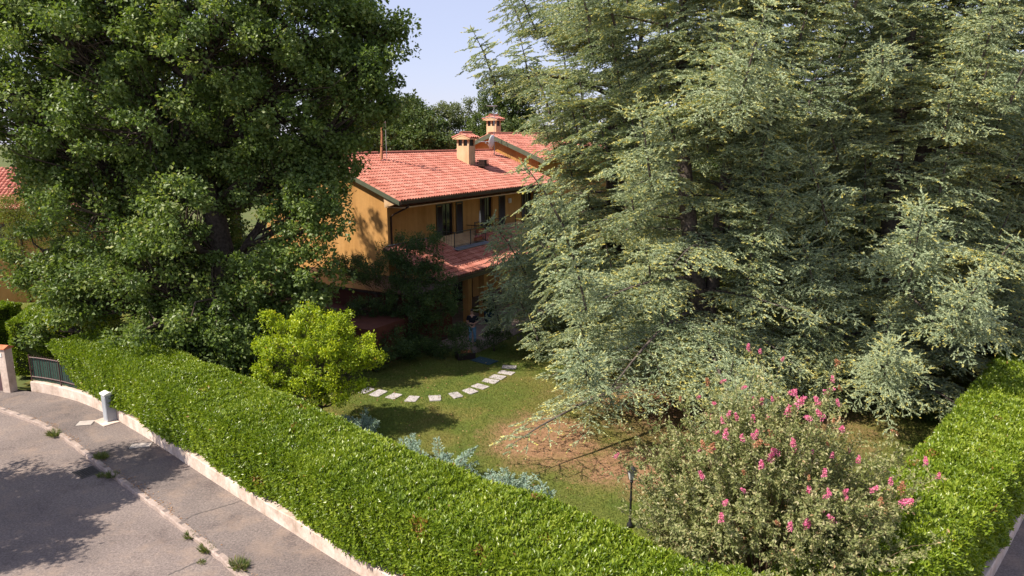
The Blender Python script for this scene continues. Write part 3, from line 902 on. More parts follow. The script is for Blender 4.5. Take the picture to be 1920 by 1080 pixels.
# terracotta window boxes with flowers on the balcony rail
for i, (a, z) in enumerate(((7.0, 4.30), (7.25, 4.78))):
    t_ = thing('planter', ('lower' if i == 0 else 'upper') + ' terracotta balcony planter with small flowers', 'planter', tuple(hw(a, .25, z - .28)), HROT, 'balcony planters')
    bx = MB(); bx.box(-.32, .32, -.1, .1, 0, .2); bx.box(-.34, .34, -.12, .12, .2, .23); bx.build('pot', M['terra'], t_, bevel=.008)
    n = 160
    p = np.stack([(rng.random(n) - .5) * .62, (rng.random(n) - .5) * .2, .22 + rng.random(n) * .12], 1)
    quads_obj('foliage', kites(p, rnd_dir(n), rnd_dir(n), np.full(n, .06), np.full(n, .05)), rng.random(n), M['pink'] if i == 0 else M['lemon'], t_)
# pole of the folded parasol on the balcony
t_ = thing('parasol', 'thin white folded parasol pole standing on the balcony', 'parasol', tuple(hw(8.1, -.3, 3.95)), HROT)
MB().tube([(0, 0, 0), (0, 0, 1.75)], .022, 8).build('pole', M['white'], t_)
MB().lathe([(.03, 1.0), (.07, 1.1), (.05, 1.5), (.015, 1.72)], n=10).build('canopy', M['white'], t_)
MB().lathe([(.2, 0), (.2, .06), (.05, .1)], n=14).build('base', M['grate'], t_)

# aerials and dish standing on the roof
def aerial(a, b, z, h, label, big=True):
    t_ = thing('television_aerial', label, 'aerial', tuple(hw(a, b, z)), HROT)
    MB().tube([(0, 0, -.15), (0, 0, h)], .022, 6).build('mast', M['galv'], t_)
    e = MB()
    if big:
        for zz, L_, rot in ((h - .1, 1.3, .3), (h - .45, 1.2, -.5), (h - .8, .9, .3)):
            ca, sa = math.cos(rot), math.sin(rot)
            e.tube([(-ca * L_ * .4, -sa * L_ * .4, zz), (ca * L_ * .7, sa * L_ * .7, zz)], .022, 4)
            for q in range(9):
                s_ = -L_ * .38 + q * L_ * 1.05 / 8; hl = .32 - .015 * q
                e.tube([(ca * s_ + sa * hl, sa * s_ - ca * hl, zz + .01), (ca * s_ - sa * hl, sa * s_ + ca * hl, zz + .01)], .012, 4)
    else:
        for zz, L_ in ((h - .05, .9), (h - .9, 2.0), (h * .28, 2.6)):
            e = MB()
            e.tube([(-L_ * .7, .2, zz), (L_ * .3, -.1, zz + .02)], .022, 4)
            for q in range(5):
                s_ = -L_ * .6 + q * L_ * .2
                e.tube([(s_, -.1, zz), (s_, .35, zz)], .006, 4)
            if zz > h * .5: e.build('antenna', M['galv'], t_)
    e.build('antenna', M['galv'], t_)
    return t_
aerial(4.75, -4.65, 8.74, 3.0, 'multi-element aerial on a mast at the left end of the main roof')
aerial(19.2 - 2.0, -4.75, 8.78, 3.6, 'tall thin aerial with long horizontal rods beside the satellite dish', False)
t_ = thing('roof_pole', 'leaning rusty orange pole at the left aerial on the main roof', 'pole', tuple(hw(4.2, -4.6, 8.72)), HROT)
MB().tube([(0, 0, 0), (.25, .12, 1.25), (.34, .15, 2.3)], [.09, .06, .045], 8).build('pole', M['rust'], t_)
MB().box(-.16, .16, -.16, .16, -.05, .06).build('foot', M['galv'], t_)
t_ = thing('satellite_dish', 'white satellite dish seen edge-on on the main roof right of the chimney', 'satellite dish', tuple(hw(16.9, -4.7, 8.76)), 0)
MB().tube([(0.12, 0, -.1), (0.12, 0, .9)], .03, 8).build('mast', M['galv'], t_)
dm = MB(); prof = [(0.001, 0), (.15, .012), (.30, .045), (.44, .10), (.445, .085), (.30, .03), (.15, -.005), (.001, -.012)]
dm.lathe(prof, n=24); do = dm.build('dish', M['white'], t_, smooth=True)
do.location = (0, 0, 1.0); do.rotation_euler = (0, R(-82), R(-25)); do.scale = (1.15, 1, 1)
ar = MB(); ar.tube([(0, 0, .62), (-.25, -.05, .72), (-.5, -.1, .95)], .014, 5); ar.box(-.56, -.46, -.14, -.06, .9, 1.02); ar.build('feed_arm', M['galv'], t_)

# neighbour house at the left edge
nb = thing('house', 'neighbouring orange house with red tile roof at the left edge', 'house', (-28.0, 43, 0), R(14))
nwl = MB(); nwl.box(-12, 1.6, 0, 9, 0, 6.0); nwl.build('wall', M['plaster'], nb)
rf = MB()
rf.extr([(-12.5, -.8, 5.9), (-12.5, 4.6, 8.1), (-12.5, 4.6, 8.0), (-12.5, -.8, 5.8)], np.array([14.7, 0, 0]))
rf.extr([(-12.5, 9.9, 5.9), (-12.5, 4.6, 8.1), (-12.5, 4.6, 8.0), (-12.5, 9.9, 5.8)], np.array([14.7, 0, 0]))
rfo = rf.build('roof', M['cream'], nb)
tiled_roof('tile_slope', -12.6, 2.3, -4.6, .9, 8.14, 5.9, rfo, 21)
ngp = MB(); ngp.tube([(-1.7, -.08, 5.8), (-1.7, -.08, 0)], .06, 8); ngp.build('downpipe', M['gutter'], nb)
nw = MB(); nw.box(-3.9, -2.6, -.05, -.01, 3.5, 5.0); nw.build('window', M['glass'], nb)
for xx in (-4.55, -2.55): MB().box(xx, xx + .6, -.06, -.012, 3.45, 5.05).build('shutter', M['shutter'], nb)

# ================================================================== GATE PILLAR, FENCE, STREET THINGS
pp = P(20, 733)
pl = thing('gate_pillar', 'rendered gate pillar with terracotta cap at the left edge', 'pillar', (pp[0], pp[1], 0), R(-12))
MB().box(-.17, .17, -.17, .17, 0, 1.9).build('shaft', M['low_wall'], pl, bevel=.01)
cpm = MB(); cpm.extr([(-.23, -.23, 1.9), (-.23, .23, 1.9), (-.23, .23, 1.94), (-.23, 0, 2.04), (-.23, -.23, 1.94)], np.array([.46, 0, 0])); cpm.build('cap', M['terra'], pl, bevel=.01)
MB().box(-.11, .02, -.185, -.173, 1.58, 1.74).build('plate', M['white'], pl)
fe = thing('iron_fence', 'brown iron fence backed with green screen on the low wall', 'fence')
i1 = i_h0 + 3
fp = WP[2:i1 + 2] + WN[2:i1 + 2] * .1
fp, fu = resample(fp, .13)
fm = MB(); 
fm.tube([(q[0], q[1], .72) for q in fp], .022, 4); fm.tube([(q[0], q[1], 1.52) for q in fp], .022, 4)
fm.build('rails', M['iron'], fe)
fb = MB()
for i, q in enumerate(fp):
    fb.tube([(q[0], q[1], .62 if i % 12 else .5), (q[0], q[1], 1.62)], .011 if i % 12 else .03, 4)
fb.build('bars', M['iron'], fe)
sc_ = MB(); svv = []
fnn = normals2(fp)
for i, q in enumerate(fp):
    for s_, zz in ((0, .56), (0, 1.50)):
        r_ = q + fnn[i] * (.05 + .012 * math.sin(i * 1.6)); svv.append((r_[0], r_[1], zz))
sc_.add(svv, [(2*i, 2*i+2, 2*i+3, 2*i+1) for i in range(len(fp)-1)]); sc_.build('screen', M['screen'], fe)
ga = thing('metal_gate', 'purple-brown metal gate with solid lower panel left of the pillar', 'gate', (pp[0] - .25, pp[1] + .05, 0), R(172))
MB().box(.0, 3.2, -.03, .03, .08, .85).build('panel', M['gate'], ga, bevel=.008)
gf = MB(); gf.box(0, .06, -.035, .035, .05, 1.75); gf.box(3.14, 3.2, -.035, .035, .05, 1.75); gf.box(.06, 3.14, -.033, .033, 1.69, 1.75); gf.box(.06, 3.14, -.033, .033, 1.0, 1.05)
for q in range(22): gf.box(.2 + q * .135, .22 + q * .135, -.012, .012, .85, 1.69)
gf.build('frame', M['iron'], ga)
# utility box on its concrete foot
bp = P(209, 788)
ub = thing('utility_box', 'pale grey street utility box standing against the low wall', 'utility box', (bp[0], bp[1], PZ), R(-38))
MB().box(-.17, .17, -.19, .13, .03, 1.0).build('body', M['box_grey'], ub, bevel=.012)
hd = MB(); hd.extr([(-.20, -.22, 1.0), (-.20, .15, 1.0), (-.20, .15, 1.06), (-.20, -.04, 1.11), (-.20, -.22, 1.06)], np.array([.40, 0, 0])); hd.build('lid', M['white'], ub, bevel=.012)
MB().box(-.14, .14, -.199, -.192, .12, .92).build('door', M['box_grey'], ub, bevel=.004)
MB().box(-.42, .42, -.42, .12, -.02, .03).build('foot', M['low_wall'], ub, bevel=.01)
def plate(name, label, px, size, rz, mat, z=PZ):
    p_ = P(px[0], px[1], z)
    t_ = thing(name, label, 'cover', (p_[0], p_[1], z - .006), rz)
    MB().box(-size[0]/2, size[0]/2, -size[1]/2, size[1]/2, -.02, .014).build('plate', M[mat], t_, bevel=.004)
    fr_ = MB()
    sx, sy = size[0]/2, size[1]/2
    for (x0, x1, y0, y1) in ((-sx-.04, sx+.04, -sy-.04, -sy-.008), (-sx-.04, sx+.04, sy+.008, sy+.04), (-sx-.04, -sx-.008, -sy-.008, sy+.008), (sx+.008, sx+.04, -sy-.008, sy+.008)):
        fr_.box(x0, x1, y0, y1, -.02, .010)
    fr_.build('frame', M['grate'], t_)
    return t_
plate('access_cover', 'pale rectangular access cover in the pavement below the hedge', (264, 835), (.62, .38), R(12), 'cover')
plate('access_cover', 'small grey access cover in the pavement beside the utility box', (160, 793), (.5, .42), R(12), 'cover')
dg = P(163, 886, 0)
dr = thing('drain_grate', 'iron drain grate in the shaded road at the kerb', 'drain', (dg[0], dg[1], .004), R(-38))
gb_ = MB()
for q in range(9): gb_.box(-.3, .3, -.27 + q * .065, -.24 + q * .065, -.01, .012)
gb_.box(-.34, -.3, -.3, .32, -.01, .014); gb_.box(.3, .34, -.3, .32, -.01, .014)
gb_.build('bars', M['grate'], dr); MB().box(-.3, .3, -.28, .3, -.012, -.004).build('pit', M['black'], dr)

def tuft(px, z, r, n, h, label, flat=0):
    p_ = P(px[0], px[1], z)
    a_ = rng.random(n) * 2 * math.pi; rr = r * rng.random(n) ** .7
    p = np.stack([np.cos(a_) * rr, np.sin(a_) * rr * .6, np.zeros(n)], 1)
    d = unit(np.stack([np.cos(a_) * .8, np.sin(a_) * .8, .4 + rng.random(n)], 1) + rnd_dir(n) * .3)
    L_ = h * (.5 + rng.random(n))
    o = quads_obj('weed_tuft', kites(p, d, rnd_dir(n), L_, np.full(n, .022), .05), rng.random(n), M['weed'])
    o.location = (p_[0], p_[1], z); o.rotation_euler = (0, 0, R(-42))
    return tag(o, label, 'weed', 'weed tufts along the kerb')
tuft((102, 817), .02, .22, 260, .20, 'bushy green weed at the kerb below the utility box')
tuft((190, 858), .12, .22, 260, .16, 'dark green weed shaded on the pavement edge above the drain')
tuft((210, 893), .05, .2, 200, .13, 'shaded weed tuft on the kerb right beside the drain grate')
tuft((190, 893), .01, .15, 110, .10, 'small yellowish weed on the road just below the drain grate')
tuft((357, 1008), .01, .13, 130, .14, 'upright weed at the foot of the broken kerb')
tuft((388, 1032), .01, .2, 240, .15, 'wide weed at the kerb above the lower edge')
tuft((448, 1062), .12, .26, 260, .15, 'dry mixed weed on the pavement edge at the bottom')
tuft((377, 1055), .01, .12, 70, .06, 'tiny weed in a crack of the road')
# cracks with grass across pavement and road
def crack(pts, z, name, lab):
    w = [P(x, y, z) for x, y in pts]
    pth, _ = resample(np.array(w), .06)
    n2 = normals2(pth)
    mb = MB(); v_ = []
    for i in range(len(pth)):
        h = .010 + .012 * rng.random(); j = rng.normal() * .01
        for sg in (-1, 1):
            q = pth[i] + n2[i] * (sg * h + j); v_.append((q[0], q[1], z + .001))
    mb.add(v_, [(2*i, 2*i+1, 2*i+3, 2*i+2) for i in range(len(pth)-1)])
    return tag(mb.build(name, M['grate']), lab, 'crack', kind='structure')
crack([(345, 976), (362, 966), (400, 955), (430, 946), (455, 938)], PZ - .002, 'pavement_joint', 'grassy joint across the pavement')
crack([(315, 1078), (345, 1065), (375, 1052), (392, 1044)], .002, 'road_joint', 'joint in the road')
crack([(0, 752), (25, 744), (45, 738)], PZ - .002, 'pavement_joint', 'joint near the gate')
# litter of dry leaves along the kerb and wall foot
n = 2600
ii = rng.integers(0, len(kb) - 1, n)
q = kb[ii] + kn[ii] * (.10 + np.abs(rng.normal(size=n)) * .10)[:, None]
kk = (q[:, 1] > 11) & (q[:, 0] < 0) & (rng.random(n) < .35 + .65 * (np.sin(ku[ii] * .9) > 0))
q = q[kk]; n = len(q)
p = np.column_stack([q, np.full(n, PZ + .008)])
d = unit(rnd_dir(n) * np.array([1, 1, .15]))
Lf = .03 + .03 * rng.random(n)
ok = quads_obj('dry_leaves', kites(p, d, np.tile([0, 0, 1.], (n, 1)) + rnd_dir(n) * .3, Lf, Lf * .6), rng.random(n), M['litter'])
tag(ok, 'dry brown leaves scattered along the kerb', 'dry leaves', kind='stuff')

# ================================================================== GARDEN THINGS
def ground_z(x, y):
    return GZ + .03 * math.sin(x * .7) * math.cos(y * .55) + .012 * math.sin(x * 2.3 + y * 1.7)
stz = [(325, 235), (385, 248), (460, 263), (548, 275), (657, 272), (757, 260), (826, 239), (877, 217), (925, 193), (960, 172), (1002, 149), (1015, 123)]
swp = [P(560 + x / 2.572, 640 + y / 2.572, .17) for x, y in stz]
names_ = ['shaded stepping stone nearest the yellow-green tree', 'second stepping stone from the yellow-green tree, half in leaf shade', 'third stepping stone from the yellow-green tree', 'fourth stepping stone from the yellow-green tree',
          'lowest stepping stone at the bend of the curve', 'stepping stone just right of the bend', 'sixth stepping stone from the terrace end', 'fifth stepping stone from the terrace end',
          'fourth stepping stone from the terrace end', 'third stepping stone from the terrace end', 'second stepping stone from the terrace end, speckled by twig shade', 'topmost stepping stone nearest the terrace']
for i, q in enumerate(swp):
    a_ = swp[min(i + 1, 11)] - swp[max(i - 1, 0)]
    ang = math.atan2(a_[1], a_[0]) + rng.normal() * .06
    mb = MB()
    sx, sy = .19 + rng.random() * .05, .27 + rng.random() * .07
    poly = [(-sx, -sy + .03), (-sx + .03, -sy), (sx - .02, -sy), (sx, -sy + .04), (sx, sy - .03), (sx - .04, sy), (-sx + .02, sy), (-sx, sy - .02)]
    poly = [(x + rng.normal() * .012, y + rng.normal() * .012) for x, y in poly]
    mb.prism(poly, -.08, .03)
    o = mb.build('stepping_stone', M['stone'], None, bevel=.008)
    o.location = (q[0], q[1], ground_z(*q)); o.rotation_euler = (rng.normal() * .01, rng.normal() * .01, ang)
    tag(o, names_[i], 'stepping stone', 'curved row of stepping stones in the lawn')
# blue mat, crate lid near the terrace
q = gz(908, 675, .2)
dm = MB(); dm.box(-.55, .55, -.35, .35, 0, .025); o = dm.build('doormat', M['mat'], None, bevel=.006); o.location = (q[0], q[1], .155); o.rotation_euler = (0, 0, R(-38))
tag(o, 'blue-green mat lying on the grass at the terrace corner', 'mat')
q = gz(872, 660, .45)
t_ = thing('planter_box', 'low dark box with a terracotta lid at the terrace edge', 'box', (q[0], q[1], .16), R(20))
MB().box(-.42, .42, -.28, .28, 0, .30).build('body', M['shutter'], t_, bevel=.01)
MB().box(-.30, .30, -.2, .2, .30, .33).build('lid', M['terra'], t_, bevel=.006)
# dark pot with a plant by the porch
q = hw(3.4, 3.2, .17)
t_ = thing('potted_plant', 'leafy plant in a tall dark blue pot beside the porch column', 'potted plant', tuple(q))
MB().lathe([(.16, 0), (.24, .1), (.28, .5), (.30, .62), (.27, .64), (.25, .6)], n=18).build('pot', M['mat'], t_, smooth=True)
cc = np.array([0, 0, 1.1]) + rnd_dir(22) * np.array([.3, .3, .45])
v_, tt = cluster_leaves(cc, np.full(22, .16), 40, .10)
quads_obj('leaves', v_, tt, M['dark'], t_)
MB().tube([(0, 0, .55), (0, .02, 1.2)], .02, 6).build('stem', M['twig'], t_)
# garden lamp post
q = P(1181, 986, GZ)
t_ = thing('garden_lamp', 'black iron lamp post with lantern on the lawn beside the pink-flowered shrub', 'lamp post', (q[0], q[1], GZ))
MB().lathe([(.09, 0), (.09, .05), (.05, .1), (.035, .2), (.03, .7), (.045, .74), (.03, .78), (.024, 1.2), (.05, 1.24), (.03, 1.28)], n=12).build('post', M['black'], t_, smooth=True)
lt = MB(); lt.lathe([(.03, 1.28), (.07, 1.31)], n=6); lt.lathe([(.14, 1.55), (.10, 1.62), (.03, 1.68), (.012, 1.75)], n=6)
for k in range(6):
    an = k * math.pi / 3; lt.tube([(.07 * math.cos(an), .07 * math.sin(an), 1.3), (.12 * math.cos(an), .12 * math.sin(an), 1.56)], .006, 4)
lt.build('lantern', M['black'], t_); MB().lathe([(.06, 1.315), (.108, 1.545)], n=6).build('lamp_glass', M['lamp_glass'], t_)

# ---------------------------------------------------------------- person on the terrace
def skin_obj(name, pts, edges, mat, parent, root=0, sub=2):
    me = bpy.data.meshes.new(name); bm = bmesh.new()
    lay = bm.verts.layers.skin.verify()
    vs = []
    for i, (p_, r_) in enumerate(pts):
        v = bm.verts.new(p_); v[lay].radius = r_ if isinstance(r_, tuple) else (r_, r_); v[lay].use_root = (i == root); vs.append(v)
    for a_, b_ in edges: bm.edges.new((vs[a_], vs[b_]))
    bm.to_mesh(me); bm.free()
    o = link_mesh(name, me, mat, parent)
    m = o.modifiers.new('skin', 'SKIN'); m.use_smooth_shade = True
    m = o.modifiers.new('sub', 'SUBSURF'); m.levels = sub; m.render_levels = sub
    return o
q = gz(886, 646, .17)
pr = thing('person', 'person in black t-shirt and light blue jeans standing with hands together by the porch', 'person', (q[0], q[1], .17), R(-8))
body = [((0, 0, .95), (.14, .10)), ((0, 0, 1.15), (.125, .09)), ((0, 0, 1.36), (.155, .10)), ((0, -.01, 1.47), (.07, .065)), ((0, -.015, 1.55), (.052, .052)),
        ((0, -.03, 1.63), (.078, .092)), ((0, -.03, 1.71), (.07, .085)),
        ((.10, 0, .88), (.095, .10)), ((.12, -.01, .5), .058), ((.13, .01, .10), .04), ((.14, -.12, .04), (.04, .03)),
        ((-.10, 0, .88), (.095, .10)), ((-.11, .01, .5), .058), ((-.12, .03, .10), .04), ((-.13, -.10, .04), (.04, .03)),
        ((.20, 0, 1.40), .055), ((.27, .02, 1.15), .042), ((.10, -.22, 1.10), .03), ((.03, -.26, 1.12), (.035, .025)),
        ((-.20, 0, 1.40), .055), ((-.27, .02, 1.15), .042), ((-.11, -.22, 1.12), .03), ((-.03, -.26, 1.14), (.035, .025))]
skin_obj('body', body, [(0,1),(1,2),(2,3),(3,4),(4,5),(5,6),(0,7),(7,8),(8,9),(9,10),(0,11),(11,12),(12,13),(13,14),(2,15),(15,16),(16,17),(17,18),(2,19),(19,20),(20,21),(21,22)], M['skin'], pr)
skin_obj('shirt', [((0, 0, .90), (.165, .125)), ((0, 0, 1.12), (.15, .112)), ((0, 0, 1.36), (.175, .118)), ((0, 0, 1.455), (.09, .08)), ((.20, 0, 1.40), .074), ((.255, .015, 1.2), .065), ((-.20, 0, 1.40), .074), ((-.255, .015, 1.2), .065)],
         [(0,1),(1,2),(2,3),(2,4),(4,5),(2,6),(6,7)], M['shirt'], pr)
skin_obj('jeans', [((0, 0, .97), (.155, .118)), ((.10, 0, .86), (.105, .112)), ((.12, -.01, .5), .075), ((.13, .01, .10), .06), ((-.10, 0, .86), (.105, .112)), ((-.11, .01, .5), .075), ((-.12, .03, .10), .06)],
         [(0,1),(1,2),(2,3),(0,4),(4,5),(5,6)], M['jeans'], pr)
for sx, yy in ((.14, -.05), (-.13, -.03)):
    skin_obj('shoe', [((sx, yy + .08, .045), (.045, .045)), ((sx, yy - .06, .04), (.048, .04)), ((sx, yy - .15, .03), (.035, .025))], [(0,1),(1,2)], M['shoe'], pr, sub=1)
hm = MB(); hm.lathe([(.088, -.02), (.097, .03), (.094, .07), (.07, .115), (.03, .135), (.002, .138)], (0, 0, 0), 14)
ho = hm.build('hair', M['hair'], pr, smooth=True); ho.location = (0, .0, 1.66); ho.rotation_euler = (R(-18), 0, 0)
for sx in (-.03, .03): MB().lathe([(.001, -.012), (.012, 0), (.001, .012)], (sx, -.112, 1.675), 6).build('eye', M['hair'], pr)
MB().lathe([(.001, .03), (.010, .01), (.016, -.012), (.001, -.018)], (0, -.124, 1.655), 6).build('nose', M['skin'], pr)
MB().box(-.025, .025, -.119, -.112, 1.608, 1.616).build('mouth', M['brick_red'], pr)
# hands: palm with four fingers and a thumb each, clasped
for sg in (-1, 1):
    base_ = Vector((.05 * sg, -.245, 1.115 + (.02 if sg < 0 else 0)))
    pts = [(tuple(base_), (.03, .022)), (tuple(base_ + Vector((-.045 * sg, -.02, 0))), (.032, .018))]; eds = [(0, 1)]
    for k in range(4):
        o_ = Vector((-.062 * sg, -.026, .027 - .018 * k)); n0 = len(pts)
        ln = (.030, .036, .034, .026)[k]
        pts.append((tuple(base_ + o_), .0095)); pts.append((tuple(base_ + o_ + Vector((-ln * sg, .002, -.004))), .0088)); pts.append((tuple(base_ + o_ + Vector((-(ln + .016) * sg, .022, -.008))), .0075))
        eds += [(1, n0), (n0, n0 + 1), (n0 + 1, n0 + 2)]
    n0 = len(pts); pts += [(tuple(base_ + Vector((-.02 * sg, -.018, .03))), .011), (tuple(base_ + Vector((-.045 * sg, -.03, .05))), .009)]; eds += [(0, n0), (n0, n0 + 1)]
    skin_obj('hand', pts, eds, M['skin'], pr, sub=1)

# ================================================================== BROADLEAF TREES
def lb(px, py, d, r):
    w = gy(px, py, d)
    return (w[0], w[1], w[2], r)
oak_base = gy(415, 500, 29.0); 
oak_l = [lb(150, 90, 28, 3.3), lb(420, 40, 28, 3.4), lb(610, 90, 29.5, 2.7), lb(690, 165, 30, 1.5), lb(270, 250, 27.5, 2.9), lb(520, 215, 29.5, 2.8), lb(635, 290, 30, 1.5),
         lb(560, 400, 28.2, 2.0), lb(60, 230, 29, 2.8), lb(190, 390, 28, 2.3), lb(260, 500, 26.8, 2.1), lb(400, 560, 26.3, 2.0), lb(545, 520, 27.5, 1.9),
         lb(290, 610, 26.2, 1.6), lb(420, 640, 26.0, 1.4), lb(330, 400, 25.6, 1.5), lb(-90, 120, 29, 3.4), lb(300, -170, 29, 4.0), lb(530, -110, 30, 3.0), lb(680, 30, 30.5, 1.6),
         lb(60, -130, 30, 3.6), lb(390, 300, 30.5, 2.6), lb(250, 150, 32, 3.4), lb(450, 90, 31, 2.8), lb(600, 330, 31.5, 1.8), lb(130, 560, 27.8, 1.3), lb(400, 440, 31, 1.8), lb(520, 600, 28, 1.2), lb(585, 430, 27.5, 1.3), lb(590, 560, 27.6, 1.5), lb(600, 620, 27.8, 1.0), lb(520, 330, 29.5, 2.2), lb(470, 610, 27, 1.6), lb(350, 300, 30.5, 2.6), lb(190, 270, 31, 3.0), lb(90, 330, 31, 1.6), lb(640, 220, 31, 1.7), lb(700, 110, 31, 1.3), lb(320, 480, 29, 2.2), lb(560, 30, 29, 2.6)]
broadleaf('oak_tree', 'massive dark green oak left of the house with its trunk showing', 'tree', (oak_base[0], 29.0, GZ), oak_l + [lb(690, 60, 30.5, 1.6), lb(720, 190, 31, 1.1), lb(660, 150, 29.5, 1.6), lb(120, 520, 29.0, 1.5), lb(360, 620, 27.5, 1.3), lb(80, 470, 29.5, 1.6), lb(200, 540, 28.5, 1.8), lb(160, 330, 30, 2.3), lb(330, 560, 28.5, 1.8), lb(450, 500, 29.6, 1.2), lb(100, 620, 28.6, .9), lb(170, -30, 29, 2.6), lb(40, 30, 31, 2.6), lb(250, 40, 31, 2.4), lb(-20, -60, 29, 2.6)], 6.8, .58, 190, .148, M['oak'], .52, .35, .72,
          trunk_top=(oak_base[0] - 1.0, 29.4, 15))
# lemon-coloured tree on the lawn
lx, ly = -6.5, 22.7
lem = [lb(560, 735, 22.3, .6), lb(640, 735, 22.4, .5), lb(600, 755, 22.4, .45), lb(495, 660, 22.6, .55), lb(575, 588, 22.9, .4), lb(635, 588, 22.8, .35), lb(505, 592, 23, .35), lb(700, 665, 22.7, .35), lb(690, 720, 22.5, .35), lb(520, 720, 22.5, .55), lb(480, 715, 22.8, .35), lb(600, 640, 22.5, 1.0), lb(540, 660, 22.4, .9), lb(655, 655, 22.6, .85), lb(600, 690, 22.2, 1.0), lb(520, 620, 23, .65), lb(640, 605, 22.9, .6), lb(575, 602, 23.0, .65), lb(680, 690, 22.8, .6), lb(500, 690, 22.8, .6), lb(620, 720, 22.6, .55), lb(560, 640, 23.6, .9), lb(640, 660, 23.6, .9)]
broadleaf('ornamental_tree', 'small bright yellow-green tree on the lawn behind the hedge', 'tree', (lx, ly, GZ), lem, 34, .22, 110, .085, M['lemon'], .10, .75, .5, up=.4)
# airy dark tree in front of the porch
dk = [lb(745, 470, 32.5, .9), lb(800, 450, 32.8, .8), lb(770, 520, 32.2, 1.0), lb(820, 580, 32.0, .85), lb(740, 570, 32.2, .9), lb(790, 630, 31.5, .8), lb(850, 620, 31.6, .6), lb(690, 510, 33, .8), lb(720, 630, 31.5, .7), lb(810, 500, 32.4, .7), lb(770, 660, 31.2, .55), lb(680, 580, 32, .9), lb(650, 500, 33.5, .8), lb(700, 650, 31.0, .6), lb(820, 660, 31.2, .5)]
broadleaf('garden_tree', 'thin dark airy tree standing in the shade before the porch', 'tree', (-4.7, 31.8, GZ), dk + [lb(730, 650, 31.2, .7), lb(790, 560, 31.6, 1.0), lb(840, 540, 32.2, .7), lb(860, 650, 31.0, .45)], 32, .34, 120, .105, M['dark'], .09, .6, .4, up=.3)
broadleaf('round_shrub', 'round dark green shrub beside the person and the terrace', 'shrub', (-.85, 32.3, GZ), [(-.85, 32.3, .85, .65), (-.4, 32.6, .7, .5), (-1.3, 32.4, .65, .5)], 60, .2, 70, .07, M['dark'], .04, .6, .4, twigs=False)
broadleaf('flowering_perennials', 'pale yellow leafy bed plants under the cedar branches by the terrace', 'plants', (1.0, 32.2, GZ), [(.3, 31.7, .35, .4), (1.2, 31.6, .4, .45), (2.0, 32, .4, .45), (1.0, 32.6, .6, .5), (2.8, 32.6, .5, .5)], 50, .18, 50, .08, M['yellow_green'], .03, .6, .4, twigs=False)
broadleaf('lavender', 'purple flowering lavender clump beside the round shrub', 'plant', (.9, 33.4, GZ), [(.75, 33.4, .55, .45), (1.3, 33.6, .5, .4)], 50, .15, 40, .07, leafmat('lavender_leaf', [(0, (.10, .06, .16)), (.5, (.18, .10, .26)), (1, (.2, .22, .15))], .2, .2), .02, .6, .3, twigs=False)
# left side: loose yellowish trees before the neighbour house
yl = [lb(60, 380, 35, 1.4), lb(110, 440, 34, 1.3), lb(40, 430, 35.5, 1.2), lb(90, 500, 34, 1.0), lb(140, 380, 35, 1.4), lb(75, 545, 34, .7), lb(150, 500, 33, 1.1), lb(30, 470, 35, .6)]
broadleaf('shrub_tree', 'loose yellow-green shrub tree in front of the neighbouring orange house', 'tree', (-22.5, 34.5, GZ), yl + [lb(30, 400, 35, 1.1), lb(100, 360, 35, 1.3), lb(130, 460, 34, 1.2)], 18, .45, 120, .10, M['yellow_green'], .10, .6, .35)
broadleaf('peach_bush', 'drooping yellow-leaved bush behind the far end of the long hedge', 'bush', (-18.6, 28.9, GZ), [lb(135, 560, 28.6, .7), lb(165, 590, 28.2, .6), lb(120, 600, 28.8, .6), lb(185, 630, 27.6, .5), lb(155, 535, 29, .5)], 26, .28, 60, .13, M['lemon'], .05, .6, .25)
broadleaf('laurel_shrub', 'dense dark shrub between the oak and the long hedge', 'shrub', (-13.5, 27.2, GZ), [(-13.5, 27.2, 1.3, 1.2), (-12.2, 26.9, 1.2, 1.1), (-14.8, 27.8, 1.5, 1.2)], 26, .3, 100, .10, M['dark'], .06, .6, .45, twigs=False)
broadleaf('laurel_shrub', 'dark shrub behind the yellow-green tree at the foot of the oak', 'shrub', (-10.2, 26.8, GZ), [(-10.2, 26.8, 1.3, 1.2), (-8.9, 27.0, 1.1, 1.0), (-11.2, 26.6, 1.1, .9)], 26, .3, 100, .10, M['dark'], .06, .6, .45, twigs=False)
broadleaf('laurel_shrub', 'olive shrub beyond the far end of the long hedge', 'shrub', (-17.2, 29.4, GZ), [(-17.2, 29.4, 1.5, 1.2), (-16.0, 29.0, 1.4, 1.1), (-18.6, 30.2, 1.6, 1.1)], 26, .3, 90, .10, M['yellow_green'], .06, .6, .45, twigs=False)
broadleaf('laurel_shrub', 'dark shrub against the red-brown side wing', 'shrub', (-5.9, 29.4, GZ), [(-5.9, 29.3, 1.0, .8), (-5.1, 30.2, 1.1, .9), (-6.8, 29.0, .8, .7), (-4.4, 30.8, .8, .7)], 34, .28, 90, .09, M['dark'], .06, .6, .45, twigs=False)
# small shrubs along the right lawn
broadleaf('round_shrub', 'dark rounded shrub in the shade beside the right hedge', 'shrub', (15.2, 23.9, GZ), [(15.0, 23.9, .65, .65), (15.7, 24.2, .6, .55)], 50, .2, 70, .08, M['dark'], .04, .6, .4, twigs=False)
broadleaf('round_shrub', 'low olive-green shrub farther along the right hedge', 'shrub', (17.2, 26.2, GZ), [(17.2, 26.2, .6, .6), (17.8, 26.6, .5, .5)], 50, .2, 50, .08, M['yellow_green'], .04, .6, .4, twigs=False)
broadleaf('garden_shrub', 'yellow-green shrub at the right edge where the hedge begins', 'shrub', (22.5, 30.5, GZ), [(21.8, 29.8, 1.5, 1.0), (22.8, 30.6, 2.6, 1.3), (23.6, 31.4, 1.6, 1.2), (22.0, 31.6, 3.2, 1.0)], 16, .35, 80, .09, M['yellow_green'], .07, .6, .35)

